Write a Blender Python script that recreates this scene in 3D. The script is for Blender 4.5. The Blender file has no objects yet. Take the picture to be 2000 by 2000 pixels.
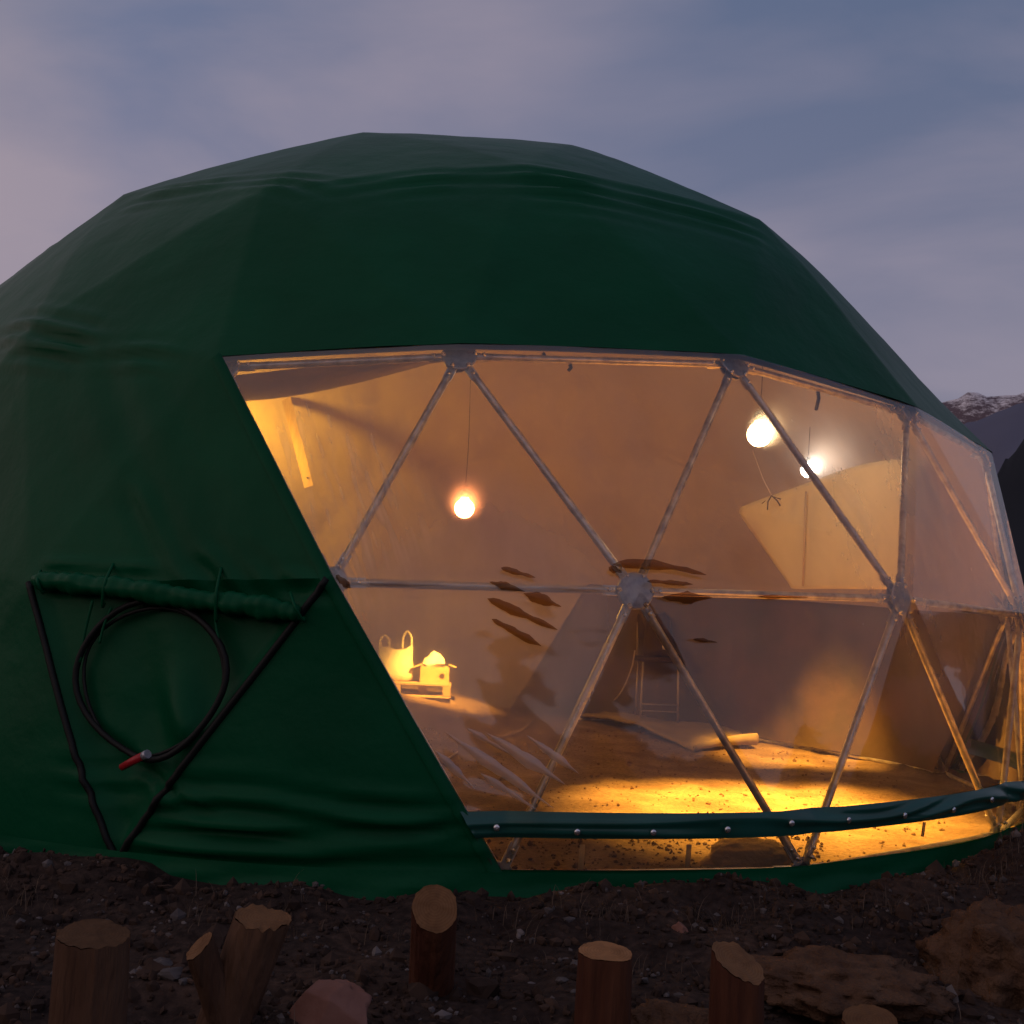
import bpy, bmesh, math, random
import numpy as np
from mathutils import Vector, Matrix

S = bpy.context.scene
COL = S.collection
R = math.radians
rng = np.random.default_rng(7)
random.seed(7)

# ------------------------------------------------------------------ camera
FPX = 2400.0
CAM = np.array((0.0, -9.3456, 1.3501))
YAW, PITCH, ROLL = 0.05085, 0.06558, 0.04429
def cam_axes():
    cy, sy = math.cos(YAW), math.sin(YAW)
    fw = np.array([sy*math.cos(PITCH), cy*math.cos(PITCH), math.sin(PITCH)])
    rt = np.array([cy, -sy, 0.0]); up = np.cross(rt, fw)
    r2 = rt*math.cos(ROLL)+up*math.sin(ROLL); u2 = -rt*math.sin(ROLL)+up*math.cos(ROLL)
    return r2, u2, fw
RT, UP, FW = cam_axes()
cd = bpy.data.cameras.new('camera')
cam = bpy.data.objects.new('camera', cd); COL.objects.link(cam)
cd.sensor_width = 36; cd.sensor_fit = 'HORIZONTAL'; cd.lens = FPX/2000*36
cd.clip_start = 0.05; cd.clip_end = 20000
M = Matrix.Identity(4)
for i in range(3):
    M[i][0] = RT[i]; M[i][1] = UP[i]; M[i][2] = -FW[i]; M[i][3] = CAM[i]
cam.matrix_world = M
S.camera = cam
def ray(px, py):
    d = RT*(px-1000)/FPX - UP*(py-1000)/FPX + FW
    return d
def onground(px, py, z=0.0):
    d = ray(px, py); t = (z-CAM[2])/d[2]
    return CAM+d*t
def at(px, py, Y):
    """point of the world that lies at world depth y = Y"""
    d = ray(px, py); return CAM+d*(Y-CAM[1])/d[1]

# ------------------------------------------------------------------ world
W = bpy.data.worlds.new('World'); S.world = W; W.use_nodes = True
nt = W.node_tree; nt.nodes.clear()
def N(t, **k):
    n = nt.nodes.new(t)
    for a, b in k.items(): setattr(n, a, b)
    return n
out = N('ShaderNodeOutputWorld')
bg = N('ShaderNodeBackground'); bg.inputs[1].default_value = 1.16
tc = N('ShaderNodeTexCoord')
sky = N('ShaderNodeTexSky'); sky.sky_type = 'NISHITA'; sky.sun_disc = False
SUN_EL, SUN_AZ = R(1.0), R(250)
sky.sun_elevation = SUN_EL; sky.sun_rotation = SUN_AZ
def vmath(op, a, b=None):
    n = N('ShaderNodeVectorMath', operation=op)
    nt.links.new(a, n.inputs[0])
    if b is not None:
        if isinstance(b, tuple): n.inputs[1].default_value = b
        else: nt.links.new(b, n.inputs[1])
    return n.outputs[1] if op == 'DOT_PRODUCT' else n.outputs[0]
def smath(op, a, b=0.0, c=None):
    n = N('ShaderNodeMath', operation=op)
    for i, v in enumerate((a, b)):
        if isinstance(v, (int, float)): n.inputs[i].default_value = v
        else: nt.links.new(v, n.inputs[i])
    return n.outputs[0]
def rampn(fac, stops):
    n = N('ShaderNodeValToRGB'); nt.links.new(fac, n.inputs[0])
    e = n.color_ramp.elements
    while len(e) < len(stops): e.new(0.5)
    for i, (p, c) in enumerate(stops):
        e[i].position = p; e[i].color = (*c, 1) if len(c) == 3 else c
    return n.outputs[0]
def mixc(f, a, b, mode='MIX'):
    n = N('ShaderNodeMix', data_type='RGBA', blend_type=mode)
    if isinstance(f, (int, float)): n.inputs[0].default_value = f
    else: nt.links.new(f, n.inputs[0])
    for i, v in ((6, a), (7, b)):
        if isinstance(v, tuple): n.inputs[i].default_value = (*v, 1)
        else: nt.links.new(v, n.inputs[i])
    return n.outputs[2]
g = tc.outputs['Generated']
# dusk glow toward the left / behind-left of the camera
glow = vmath('DOT_PRODUCT', g, (-0.95, -0.30, 0.0))
gl = N('ShaderNodeMapRange'); gl.inputs[1].default_value = -0.55; gl.inputs[2].default_value = 0.75
nt.links.new(glow, gl.inputs[0])
base = rampn(gl.outputs[0], [(0.0, (0.122, 0.140, 0.222)), (0.40, (0.165, 0.175, 0.265)), (0.64, (0.32, 0.258, 0.280)), (1.0, (0.42, 0.31, 0.30))])
sep = N('ShaderNodeSeparateXYZ'); nt.links.new(g, sep.inputs[0])
zz = sep.outputs[2]
vert = rampn(smath('ABSOLUTE', zz), [(0.0, (1.15, 1.0, 0.95)), (0.2, (1.10, 1.02, 1.0)), (0.5, (0.62, 0.76, 0.86)), (1.0, (0.40, 0.55, 0.75))])
col = mixc(1.0, base, vert, 'MULTIPLY')
# cloud veil: planar projection so that the bands flatten toward the horizon
den = smath('ADD', smath('ABSOLUTE', zz), 0.22)
cmb = N('ShaderNodeCombineXYZ')
nt.links.new(smath('DIVIDE', sep.outputs[0], den), cmb.inputs[0])
nt.links.new(smath('DIVIDE', sep.outputs[1], den), cmb.inputs[1])
mp = N('ShaderNodeMapping'); mp.inputs['Rotation'].default_value = (0, 0, R(28)); mp.inputs['Scale'].default_value = (0.8, 1.3, 1.0); mp.inputs['Location'].default_value = (-2.5, -1.7, 0)
nt.links.new(cmb.outputs[0], mp.inputs[0])
nz = N('ShaderNodeTexNoise'); nz.inputs['Scale'].default_value = 1.1; nz.inputs['Detail'].default_value = 6; nz.inputs['Roughness'].default_value = 0.5; nz.inputs['Distortion'].default_value = 0.5
nt.links.new(mp.outputs[0], nz.inputs['Vector'])
cf = rampn(nz.outputs[0], [(0.40, (0, 0, 0)), (0.60, (1, 1, 1))])
cloudc = mixc(gl.outputs[0], (0.255, 0.220, 0.285), (0.42, 0.32, 0.33))
col = mixc(smath('MULTIPLY', cf, 0.62), col, cloudc)
skm = N('ShaderNodeVectorMath', operation='SCALE'); skm.inputs[3].default_value = 0.02
nt.links.new(sky.outputs[0], skm.inputs[0])
col = mixc(1.0, col, skm.outputs[0], 'ADD')
nt.links.new(col, bg.inputs[0]); nt.links.new(bg.outputs[0], out.inputs[0])

sd = bpy.data.lights.new('sun', 'SUN'); sd.energy = 0.06; sd.angle = R(30); sd.color = (1.0, 0.78, 0.7)
sun = bpy.data.objects.new('sun', sd); COL.objects.link(sun)
sun.rotation_euler = (R(78), 0, R(-70))

S.view_settings.view_transform = 'Standard'; S.view_settings.look = 'None'
S.view_settings.exposure = 0; S.view_settings.gamma = 1; S.view_settings.use_curve_mapping = False
S.render.engine = 'CYCLES'
S.cycles.samples = 192; S.cycles.use_denoising = True
S.cycles.max_bounces = 8; S.cycles.transparent_max_bounces = 24; S.cycles.diffuse_bounces = 4
S.cycles.sample_clamp_indirect = 4.0
S.cycles.caustics_reflective = False; S.cycles.caustics_refractive = False

# dome nodes (ring, index) in metres, and the tubes between them
NODES = {
('T', 0):(-0.226,-0.007,4.706), ('P', 0):(-0.679,-1.174,4.377), ('P', 1):(0.715,-0.906,4.501),
('P', 2):(1.168,0.540,4.343), ('P', 3):(-0.456,1.227,4.452), ('P', 4):(-1.736,0.077,4.552),
('Q', 0):(-1.096,-2.384,3.479), ('Q', 1):(0.341,-2.222,3.743), ('Q', 2):(1.827,-1.756,3.708),
('Q', 3):(2.735,-0.428,3.626), ('Q', 4):(2.455,1.225,3.504), ('Q', 5):(0.923,2.054,3.836),
('Q', 6):(-0.705,2.547,3.635), ('Q', 7):(-2.062,1.524,3.978), ('Q', 8):(-3.145,0.180,3.818),
('Q', 9):(-2.213,-1.208,3.809), ('A', 0):(-1.173,-3.113,2.423), ('A', 1):(0.012,-3.164,2.534),
('A', 2):(1.490,-2.856,2.629), ('A', 3):(2.675,-2.249,2.516), ('A', 4):(3.597,-1.234,2.421),
('A', 5):(3.649,0.411,2.622), ('A', 6):(3.167,1.760,2.468), ('A', 7):(2.053,2.622,2.765),
('A', 8):(0.522,3.250,2.790), ('A', 9):(-0.863,3.381,2.541), ('A', 10):(-2.093,2.715,2.828),
('A', 11):(-3.248,1.533,2.877), ('A', 12):(-3.752,0.265,2.632), ('A', 13):(-3.318,-1.048,2.939),
('A', 14):(-2.359,-2.334,2.665), ('M', 0):(-0.521,-3.689,1.362), ('M', 1):(0.884,-3.613,1.384),
('M', 2):(2.380,-2.998,1.408), ('M', 3):(3.554,-1.903,1.354), ('M', 4):(4.192,-0.344,1.355),
('M', 5):(3.884,1.306,1.392), ('M', 6):(2.928,2.650,1.435), ('M', 7):(1.515,3.540,1.497),
('M', 8):(-0.118,3.855,1.452), ('M', 9):(-1.713,3.501,1.456), ('M', 10):(-3.053,2.521,1.516),
('M', 11):(-3.875,1.099,1.478), ('M', 12):(-3.950,-0.501,1.499), ('M', 13):(-3.292,-1.981,1.481),
('M', 14):(-2.005,-3.067,1.281), ('B', 0):(0.302,-3.761,0.086), ('B', 1):(1.768,-3.450,0.085),
('B', 2):(3.152,-2.518,0.118), ('B', 3):(3.974,-1.113,0.050), ('B', 4):(4.092,0.510,0.046),
('B', 5):(3.449,2.044,0.039), ('B', 6):(2.256,3.207,0.065), ('B', 7):(0.736,3.806,0.066),
('B', 8):(-0.926,3.763,0.045), ('B', 9):(-2.437,3.082,0.067), ('B', 10):(-3.509,1.876,0.068),
('B', 11):(-3.964,0.312,0.050), ('B', 12):(-3.708,-1.284,0.068), ('B', 13):(-2.793,-2.593,0.049),
('B', 14):(-1.408,-3.487,0.065), }
EDGES = [(0,1),(0,2),(0,3),(0,4),(0,5),(1,2),(1,5),(1,6),(1,7),(1,15),(2,3),(2,7),(2,8),(2,9),(3,4),(3,9),(3,10),(3,11),(4,5),(4,11),(4,12),(4,13),(5,13),(5,14),(5,15),(6,7),(6,15),(6,16),(6,17),(6,30),(7,8),(7,17),(7,18),(8,9),(8,18),(8,19),(8,20),(9,10),(9,20),(9,21),(10,11),(10,21),(10,22),(10,23),(11,12),(11,23),(11,24),(12,13),(12,24),(12,25),(12,26),(13,14),(13,26),(13,27),(14,15),(14,27),(14,28),(14,29),(15,29),(15,30),(16,17),(16,30),(16,31),(16,45),(17,18),(17,31),(17,32),(18,19),(18,32),(18,33),(19,20),(19,33),(19,34),(20,21),(20,34),(20,35),(21,22),(21,35),(21,36),(22,23),(22,36),(22,37),(23,24),(23,37),(23,38),(24,25),(24,38),(24,39),(25,26),(25,39),(25,40),(26,27),(26,40),(26,41),(27,28),(27,41),(27,42),(28,29),(28,42),(28,43),(29,30),(29,43),(29,44),(30,44),(30,45),(31,32),(31,45),(31,46),(31,60),(32,33),(32,46),(32,47),(33,34),(33,47),(33,48),(34,35),(34,48),(34,49),(35,36),(35,49),(35,50),(36,37),(36,50),(36,51),(37,38),(37,51),(37,52),(38,39),(38,52),(38,53),(39,40),(39,53),(39,54),(40,41),(40,54),(40,55),(41,42),(41,55),(41,56),(42,43),(42,56),(42,57),(43,44),(43,57),(43,58),(44,45),(44,58),(44,59),(45,59),(45,60),(46,47),(46,60),(47,48),(48,49),(49,50),(50,51),(51,52),(52,53),(53,54),(54,55),(55,56),(56,57),(57,58),(58,59),(59,60)]
# ------------------------------------------------------------------ helpers
def hsh(i, j, k, s):
    n = (i*374761393 + j*668265263 + k*2147483647 + s*1274126177) & 0xFFFFFFFF
    n = ((n ^ (n >> 13))*1274126177) & 0xFFFFFFFF
    return ((n ^ (n >> 16)) & 0xFFFF)/65535.0
def vnoise(P, s=0):
    P = np.asarray(P, float); I = np.floor(P).astype(np.int64); F = P-I; F = F*F*(3-2*F)
    r = 0
    for a in (0, 1):
        for b in (0, 1):
            for c in (0, 1):
                w = (F[:, 0] if a else 1-F[:, 0])*(F[:, 1] if b else 1-F[:, 1])*(F[:, 2] if c else 1-F[:, 2])
                r = r + w*hsh(I[:, 0]+a, I[:, 1]+b, I[:, 2]+c, s)
    return r*2-1
def fbm(P, s=0, o=4, g=0.5):
    P = np.asarray(P, float); r = 0; a = 1.0
    for k in range(o):
        r = r+a*vnoise(P*(2**k)+k*17.3, s+k); a *= g
    return r
def xyz(x, y, z=0): return np.stack([x, y, np.zeros_like(x)+z], 1)

def mat(name, color, rough=0.6, metal=0.0, spec=0.5, noise=None, bump=None, **kw):
    m = bpy.data.materials.new(name); m.use_nodes = True
    t = m.node_tree; b = t.nodes['Principled BSDF']
    b.inputs['Base Color'].default_value = (*color, 1); b.inputs['Roughness'].default_value = rough
    b.inputs['Metallic'].default_value = metal; b.inputs['Specular IOR Level'].default_value = spec
    co = t.nodes.new('ShaderNodeTexCoord')
    src = co.outputs['Object']
    if kw.get('stretch'):
        mpp = t.nodes.new('ShaderNodeMapping'); mpp.inputs['Scale'].default_value = kw['stretch']
        t.links.new(src, mpp.inputs[0]); src = mpp.outputs[0]
    if noise:
        sc, c2, lo, hi = noise
        n = t.nodes.new('ShaderNodeTexNoise'); n.inputs['Scale'].default_value = sc; n.inputs['Detail'].default_value = 6
        t.links.new(src, n.inputs['Vector'])
        r = t.nodes.new('ShaderNodeValToRGB'); r.color_ramp.elements[0].position = lo; r.color_ramp.elements[1].position = hi
        r.color_ramp.elements[0].color = (*color, 1); r.color_ramp.elements[1].color = (*c2, 1)
        t.links.new(n.outputs[0], r.inputs[0]); t.links.new(r.outputs[0], b.inputs['Base Color'])
    if bump:
        n = t.nodes.new('ShaderNodeTexNoise'); n.inputs['Scale'].default_value = bump[0]; n.inputs['Detail'].default_value = 4
        t.links.new(src, n.inputs['Vector'])
        bp = t.nodes.new('ShaderNodeBump'); bp.inputs['Strength'].default_value = bump[1]; bp.inputs['Distance'].default_value = bump[2]
        t.links.new(n.outputs[0], bp.inputs['Height']); t.links.new(bp.outputs[0], b.inputs['Normal'])
    return m

def link(name, me, m, parent=None, **props):
    o = bpy.data.objects.new(name, me); COL.objects.link(o)
    if m is not None and not me.materials: me.materials.append(m)
    if parent is not None: o.parent = parent
    for k, v in props.items():
        if v is not None: o[k] = v
    return o
def mesh_np(name, V, F, smooth=True):
    me = bpy.data.meshes.new(name)
    V = np.asarray(V, float); me.vertices.add(len(V)); me.vertices.foreach_set('co', V.ravel())
    F = np.asarray(F); k = F.shape[1]
    me.loops.add(F.size); me.loops.foreach_set('vertex_index', F.ravel().astype(np.int32))
    me.polygons.add(len(F)); me.polygons.foreach_set('loop_start', np.arange(0, F.size, k, dtype=np.int32))
    me.polygons.foreach_set('use_smooth', np.full(len(F), smooth))
    me.update(calc_edges=True); me.validate()
    return me
def thing(name, label, cat, loc=(0, 0, 0), group=None):
    o = bpy.data.objects.new(name, None); COL.objects.link(o); o.location = loc
    o.empty_display_size = 0.1
    o['label'] = label; o['category'] = cat
    if group: o['group'] = group
    return o
class MB:
    """collects boxes, tubes and lathes in one mesh"""
    def __init__(s): s.v = []; s.f = []
    def add(s, V, F):
        b = len(s.v); s.v += [tuple(map(float, p)) for p in V]; s.f += [tuple(b+i for i in f) for f in F]
    def box(s, c, size, rot=None, jit=0.0):
        hx, hy, hz = [a/2 for a in size]
        V = [Vector((x*hx, y*hy, z*hz)) for x in (-1, 1) for y in (-1, 1) for z in (-1, 1)]
        if jit: V = [p+Vector((random.uniform(-jit, jit), random.uniform(-jit, jit), random.uniform(-jit, jit))) for p in V]
        if rot is not None: V = [rot @ p for p in V]
        V = [p+Vector(c) for p in V]
        s.add(V, [(0, 1, 3, 2), (4, 6, 7, 5), (0, 4, 5, 1), (2, 3, 7, 6), (0, 2, 6, 4), (1, 5, 7, 3)])
    def tube(s, pts, r, n=8, closed=False, cap=True):
        pts = [Vector(p) for p in pts]; k = len(pts)
        rs = r if hasattr(r, '__len__') else [r]*k
        V = []; prev = None
        for i, p in enumerate(pts):
            a = pts[(i-1) % k] if closed or i > 0 else p
            b = pts[(i+1) % k] if closed or i < k-1 else p
            d = (b-a).normalized()
            if prev is None:
                u = d.orthogonal().normalized()
            else:
                u = (prev-d*prev.dot(d)).normalized()
            prev = u; w = d.cross(u)
            for j in range(n):
                t = 2*math.pi*j/n; V.append(p+(u*math.cos(t)+w*math.sin(t))*rs[i])
        F = []
        for i in range(k if closed else k-1):
            for j in range(n):
                a, b = i*n+j, i*n+(j+1) % n; c, d = ((i+1) % k)*n+(j+1) % n, ((i+1) % k)*n+j
                F.append((a, b, c, d))
        if cap and not closed: F += [tuple(range(n))[::-1], tuple((k-1)*n+j for j in range(n))]
        s.add(V, F)
    def lathe(s, c, prof, n=20, axis=None):
        q = Vector((0, 0, 1)).rotation_difference(Vector(axis)) if axis is not None else None
        V = []
        for r, z in prof:
            for j in range(n):
                t = 2*math.pi*j/n; p = Vector((r*math.cos(t), r*math.sin(t), z))
                V.append((q @ p if q else p)+Vector(c))
        F = [(i*n+j, i*n+(j+1) % n, (i+1)*n+(j+1) % n, (i+1)*n+j) for i in range(len(prof)-1) for j in range(n)]
        F += [tuple(range(n))[::-1], tuple((len(prof)-1)*n+j for j in range(n))]
        s.add(V, F)
    def mesh(s, name, smooth=True):
        me = bpy.data.meshes.new(name); me.from_pydata(s.v, [], s.f)
        for p in me.polygons: p.use_smooth = smooth and len(p.vertices) <= 4
        me.update(); return me
    def build(s, name, m, parent=None, smooth=True, **props):
        return link(name, s.mesh(name, smooth), m, parent, **props)
def crom(pts, n=10, closed=False):
    P = [Vector(p) for p in pts]; k = len(P); out = []
    for i in range(k if closed else k-1):
        if closed: a, b, c, d = P[(i-1) % k], P[i], P[(i+1) % k], P[(i+2) % k]
        else: a, b, c, d = P[max(i-1, 0)], P[i], P[i+1], P[min(i+2, k-1)]
        for j in range(n):
            t = j/n
            out.append(0.5*((2*b)+(c-a)*t+(2*a-5*b+4*c-d)*t*t+(3*b-a-3*c+d)*t**3))
    if not closed: out.append(P[-1])
    return out

# ------------------------------------------------------------------ materials
M_cover = mat('green_pvc', (0.0005, 0.068, 0.026), 0.42, spec=0.10, noise=(1.7, (0.001, 0.084, 0.033), 0.35, 0.7), bump=(16, 0.22, 0.012))
M_band = mat('green_band_pvc', (0.008, 0.075, 0.055), 0.33, spec=0.6, noise=(3, (0.012, 0.10, 0.08), 0.35, 0.7), bump=(60, 0.10, 0.002))
M_black = mat('black_cord', (0.004, 0.005, 0.005), 0.6, spec=0.3)
M_metal = mat('galvanised_tube', (0.72, 0.71, 0.74), 0.38, metal=0.75, noise=(14, (0.36, 0.35, 0.38), 0.4, 0.7), bump=(40, 0.1, 0.002))
M_plate = mat('hub_plate_metal', (0.60, 0.60, 0.66), 0.42, metal=0.55, noise=(30, (0.40, 0.40, 0.46), 0.4, 0.65))
M_bolt = mat('zinc_bolt', (0.8, 0.8, 0.82), 0.25, metal=0.9)
M_lining = mat('cream_lining', (0.43, 0.36, 0.31), 0.85, spec=0.2, noise=(1.3, (0.37, 0.305, 0.26), 0.4, 0.7), bump=(5, 0.4, 0.03))
M_sheet = mat('pale_sheet', (0.86, 0.84, 0.78), 0.7, spec=0.3, noise=(2.5, (0.78, 0.76, 0.70), 0.4, 0.7), bump=(4, 0.4, 0.02))
M_lowlin = mat('brown_inner_cloth', (0.15, 0.10, 0.055), 0.85, spec=0.15, noise=(2.2, (0.10, 0.08, 0.035), 0.35, 0.7), bump=(5, 0.4, 0.03))
M_soil = None
def soil_material():
    m = bpy.data.materials.new('soil'); m.use_nodes = True
    t = m.node_tree; b = t.nodes['Principled BSDF']; b.inputs['Roughness'].default_value = 0.95; b.inputs['Specular IOR Level'].default_value = 0.15
    co = t.nodes.new('ShaderNodeTexCoord')
    def ns(sc, det=8):
        n = t.nodes.new('ShaderNodeTexNoise'); n.inputs['Scale'].default_value = sc; n.inputs['Detail'].default_value = det
        t.links.new(co.outputs['Object'], n.inputs['Vector']); return n.outputs[0]
    def rp(f, *st):
        r = t.nodes.new('ShaderNodeValToRGB'); t.links.new(f, r.inputs[0])
        e = r.color_ramp.elements
        while len(e) < len(st): e.new(0.5)
        for i, (p, c) in enumerate(st): e[i].position = p; e[i].color = (*c, 1)
        return r.outputs[0]
    c1 = rp(ns(1.1), (0.3, (0.026, 0.017, 0.015)), (0.52, (0.042, 0.028, 0.023)), (0.72, (0.085, 0.050, 0.034)))
    c2 = rp(ns(24), (0.35, (0.45, 0.42, 0.42)), (0.62, (1.15, 1.1, 1.05)), (0.78, (1.9, 1.8, 1.75)))
    mx = t.nodes.new('ShaderNodeMix'); mx.data_type = 'RGBA'; mx.blend_type = 'MULTIPLY'; mx.inputs[0].default_value = 0.9
    t.links.new(c1, mx.inputs[6]); t.links.new(c2, mx.inputs[7])
    # trodden, paler earth under the dome (a colour of the ground itself)
    at_ = t.nodes.new('ShaderNodeAttribute'); at_.attribute_name = 'trodden'
    mr = t.nodes.new('ShaderNodeMapRange'); t.links.new(at_.outputs['Fac'], mr.inputs[0])
    c3 = rp(ns(2.3), (0.3, (0.14, 0.092, 0.052)), (0.5, (0.22, 0.155, 0.09)), (0.72, (0.34, 0.25, 0.155)))
    c4 = rp(ns(38, 4), (0.3, (0.62, 0.6, 0.58)), (0.6, (1.1, 1.08, 1.05)))
    m2 = t.nodes.new('ShaderNodeMix'); m2.data_type = 'RGBA'; m2.blend_type = 'MULTIPLY'; m2.inputs[0].default_value = 0.8
    t.links.new(c3, m2.inputs[6]); t.links.new(c4, m2.inputs[7])
    m3 = t.nodes.new('ShaderNodeMix'); m3.data_type = 'RGBA'
    t.links.new(mr.outputs[0], m3.inputs[0]); t.links.new(mx.outputs[2], m3.inputs[6]); t.links.new(m2.outputs[2], m3.inputs[7])
    t.links.new(m3.outputs[2], b.inputs['Base Color'])
    bp = t.nodes.new('ShaderNodeBump'); bp.inputs['Strength'].default_value = 0.7; bp.inputs['Distance'].default_value = 0.02
    t.links.new(ns(30), bp.inputs['Height']); t.links.new(bp.outputs[0], b.inputs['Normal'])
    return m
M_soil = soil_material()
M_bark = mat('bark', (0.075, 0.038, 0.024), 0.9, spec=0.15, noise=(9, (0.13, 0.07, 0.042), 0.35, 0.7), bump=(14, 1.0, 0.05), stretch=(1, 1, 0.2))
M_barered = mat('red_bark', (0.065, 0.020, 0.011), 0.85, spec=0.2, noise=(9, (0.11, 0.042, 0.022), 0.35, 0.7), bump=(12, 1.0, 0.05), stretch=(1, 1, 0.15))
M_wood = mat('cut_wood', (0.40, 0.23, 0.10), 0.8, spec=0.2, noise=(16, (0.52, 0.32, 0.15), 0.35, 0.7), bump=(50, 0.4, 0.004))
M_stone = mat('pebble_stone', (0.050, 0.038, 0.036), 0.85, noise=(5, (0.16, 0.135, 0.13), 0.4, 0.7))
M_clod = mat('clod', (0.085, 0.046, 0.029), 0.95, spec=0.1, noise=(12, (0.135, 0.076, 0.046), 0.35, 0.7), bump=(40, 1.0, 0.03))
M_rock = mat('pink_rock', (0.20, 0.09, 0.065), 0.85, spec=0.2, noise=(10, (0.26, 0.13, 0.10), 0.35, 0.7), bump=(30, 0.5, 0.01))
M_plank = mat('pale_plank', (0.55, 0.42, 0.24), 0.75, spec=0.2, noise=(6, (0.44, 0.32, 0.17), 0.35, 0.7), stretch=(8, 8, 0.6))

HAZE_LO, HAZE_HI, PVC_IOR = 0.03, 0.13, 1.85
def pvc_material(painted_haze=()):
    """clear PVC sheet: see-through, faintly milky and scratched, with sky reflections painted in as haze patches"""
    m = bpy.data.materials.new('clear_pvc'); m.use_nodes = True
    t = m.node_tree; t.nodes.clear(); nn = t.nodes.new; L = t.links.new
    def math_(op, a, b):
        n = nn('ShaderNodeMath'); n.operation = op
        for i, v in enumerate((a, b)):
            if isinstance(v, (int, float)): n.inputs[i].default_value = v
            else: L(v, n.inputs[i])
        return n.outputs[0]
    def mapr(v, a, b, c, d):
        n = nn('ShaderNodeMapRange'); L(v, n.inputs[0])
        for i, x in enumerate((a, b, c, d)): n.inputs[i+1].default_value = x
        return n.outputs[0]
    o = nn('ShaderNodeOutputMaterial')
    tr = nn('ShaderNodeBsdfTransparent'); tr.inputs[0].default_value = (0.97, 0.94, 0.90, 1)
    rf = nn('ShaderNodeBsdfRefraction'); rf.inputs['IOR'].default_value = 1.02; rf.inputs['Roughness'].default_value = 0.75; rf.inputs[0].default_value = (0.95, 0.92, 0.88, 1)
    rm = nn('ShaderNodeMixShader'); rm.inputs[0].default_value = 0.14; L(tr.outputs[0], rm.inputs[1]); L(rf.outputs[0], rm.inputs[2])
    tl = nn('ShaderNodeBsdfTranslucent'); tl.inputs[0].default_value = (0.80, 0.78, 0.72, 1)
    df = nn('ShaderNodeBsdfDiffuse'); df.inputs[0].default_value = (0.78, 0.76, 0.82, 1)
    gl = nn('ShaderNodeBsdfGlossy'); gl.inputs['Roughness'].default_value = 0.06; gl.inputs[0].default_value = (1, 1, 1, 1)
    hz = nn('ShaderNodeMixShader'); hz.inputs[0].default_value = 0.55
    L(tl.outputs[0], hz.inputs[1]); L(df.outputs[0], hz.inputs[2])
    co = nn('ShaderNodeTexCoord')
    def noise(scale, sc3=(1, 1, 1), det=6, rot=(0, 0, 0), rough=0.6):
        mp = nn('ShaderNodeMapping'); mp.vector_type = 'POINT'; mp.inputs['Scale'].default_value = sc3; mp.inputs['Rotation'].default_value = rot
        L(co.outputs['Object'], mp.inputs[0])
        n = nn('ShaderNodeTexNoise'); n.inputs['Scale'].default_value = scale; n.inputs['Detail'].default_value = det; n.inputs['Roughness'].default_value = rough
        L(mp.outputs[0], n.inputs['Vector']); return n.outputs[0]
    h = mapr(noise(2.0, (2.4, 2.4, 0.7), 8), 0.3, 0.8, HAZE_LO, HAZE_HI)
    # scratches and specks
    sc = mapr(noise(60, (1, 1, 0.12), 3, (0.3, 0.15, 0)), 0.66, 0.74, 0, 0.10)
    sp = mapr(noise(85, (1, 1, 1), 2), 0.72, 0.80, 0, 0.16)
    blot = mapr(noise(1.4, (1, 1, 1), 3), 0.48, 0.68, 0, 1)
    h = math_('ADD', h, math_('MULTIPLY', math_('ADD', sc, sp), blot))
    for (c, ax_, rad, lo, hi, amt, freq, sign) in painted_haze:
        # painted haze strokes: noise stretched along ax_, inside a soft round patch at c
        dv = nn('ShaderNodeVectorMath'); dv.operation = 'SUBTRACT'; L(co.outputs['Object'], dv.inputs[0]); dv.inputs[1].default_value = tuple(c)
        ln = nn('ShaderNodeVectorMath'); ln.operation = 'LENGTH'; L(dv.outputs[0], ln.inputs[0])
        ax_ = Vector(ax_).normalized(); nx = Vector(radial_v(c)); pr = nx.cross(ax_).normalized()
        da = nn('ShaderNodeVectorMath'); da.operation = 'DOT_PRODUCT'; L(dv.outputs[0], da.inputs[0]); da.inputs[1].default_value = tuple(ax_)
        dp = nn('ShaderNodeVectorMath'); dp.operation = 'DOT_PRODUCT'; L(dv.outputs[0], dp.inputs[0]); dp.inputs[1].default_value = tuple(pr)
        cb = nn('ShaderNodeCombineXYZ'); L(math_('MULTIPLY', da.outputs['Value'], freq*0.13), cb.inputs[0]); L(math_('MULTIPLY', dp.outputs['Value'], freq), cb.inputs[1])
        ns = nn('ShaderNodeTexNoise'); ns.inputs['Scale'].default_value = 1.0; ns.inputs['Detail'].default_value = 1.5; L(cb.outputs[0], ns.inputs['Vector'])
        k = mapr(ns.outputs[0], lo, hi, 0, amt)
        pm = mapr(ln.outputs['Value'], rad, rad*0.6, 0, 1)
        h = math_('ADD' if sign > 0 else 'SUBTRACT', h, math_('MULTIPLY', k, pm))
    hn = math_('MAXIMUM', h, 0.01)
    a = nn('ShaderNodeMixShader'); L(hn, a.inputs[0]); L(rm.outputs[0], a.inputs[1]); L(hz.outputs[0], a.inputs[2])
    fr = nn('ShaderNodeFresnel'); fr.inputs[0].default_value = PVC_IOR
    b = nn('ShaderNodeMixShader'); L(fr.outputs[0], b.inputs[0]); L(a.outputs[0], b.inputs[1]); L(gl.outputs[0], b.inputs[2])
    bp = nn('ShaderNodeBump'); bp.inputs['Strength'].default_value = 0.25; bp.inputs['Distance'].default_value = 0.01
    L(noise(3.0, (1, 1, 1), 3), bp.inputs['Height'])
    L(bp.outputs[0], gl.inputs['Normal']); L(bp.outputs[0], fr.inputs['Normal'])
    L(b.outputs[0], o.inputs[0])
    return m
def radial_v(p):
    d = np.array(p, float)-np.array((0, 0, 0.708)); return d/np.linalg.norm(d)
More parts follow.
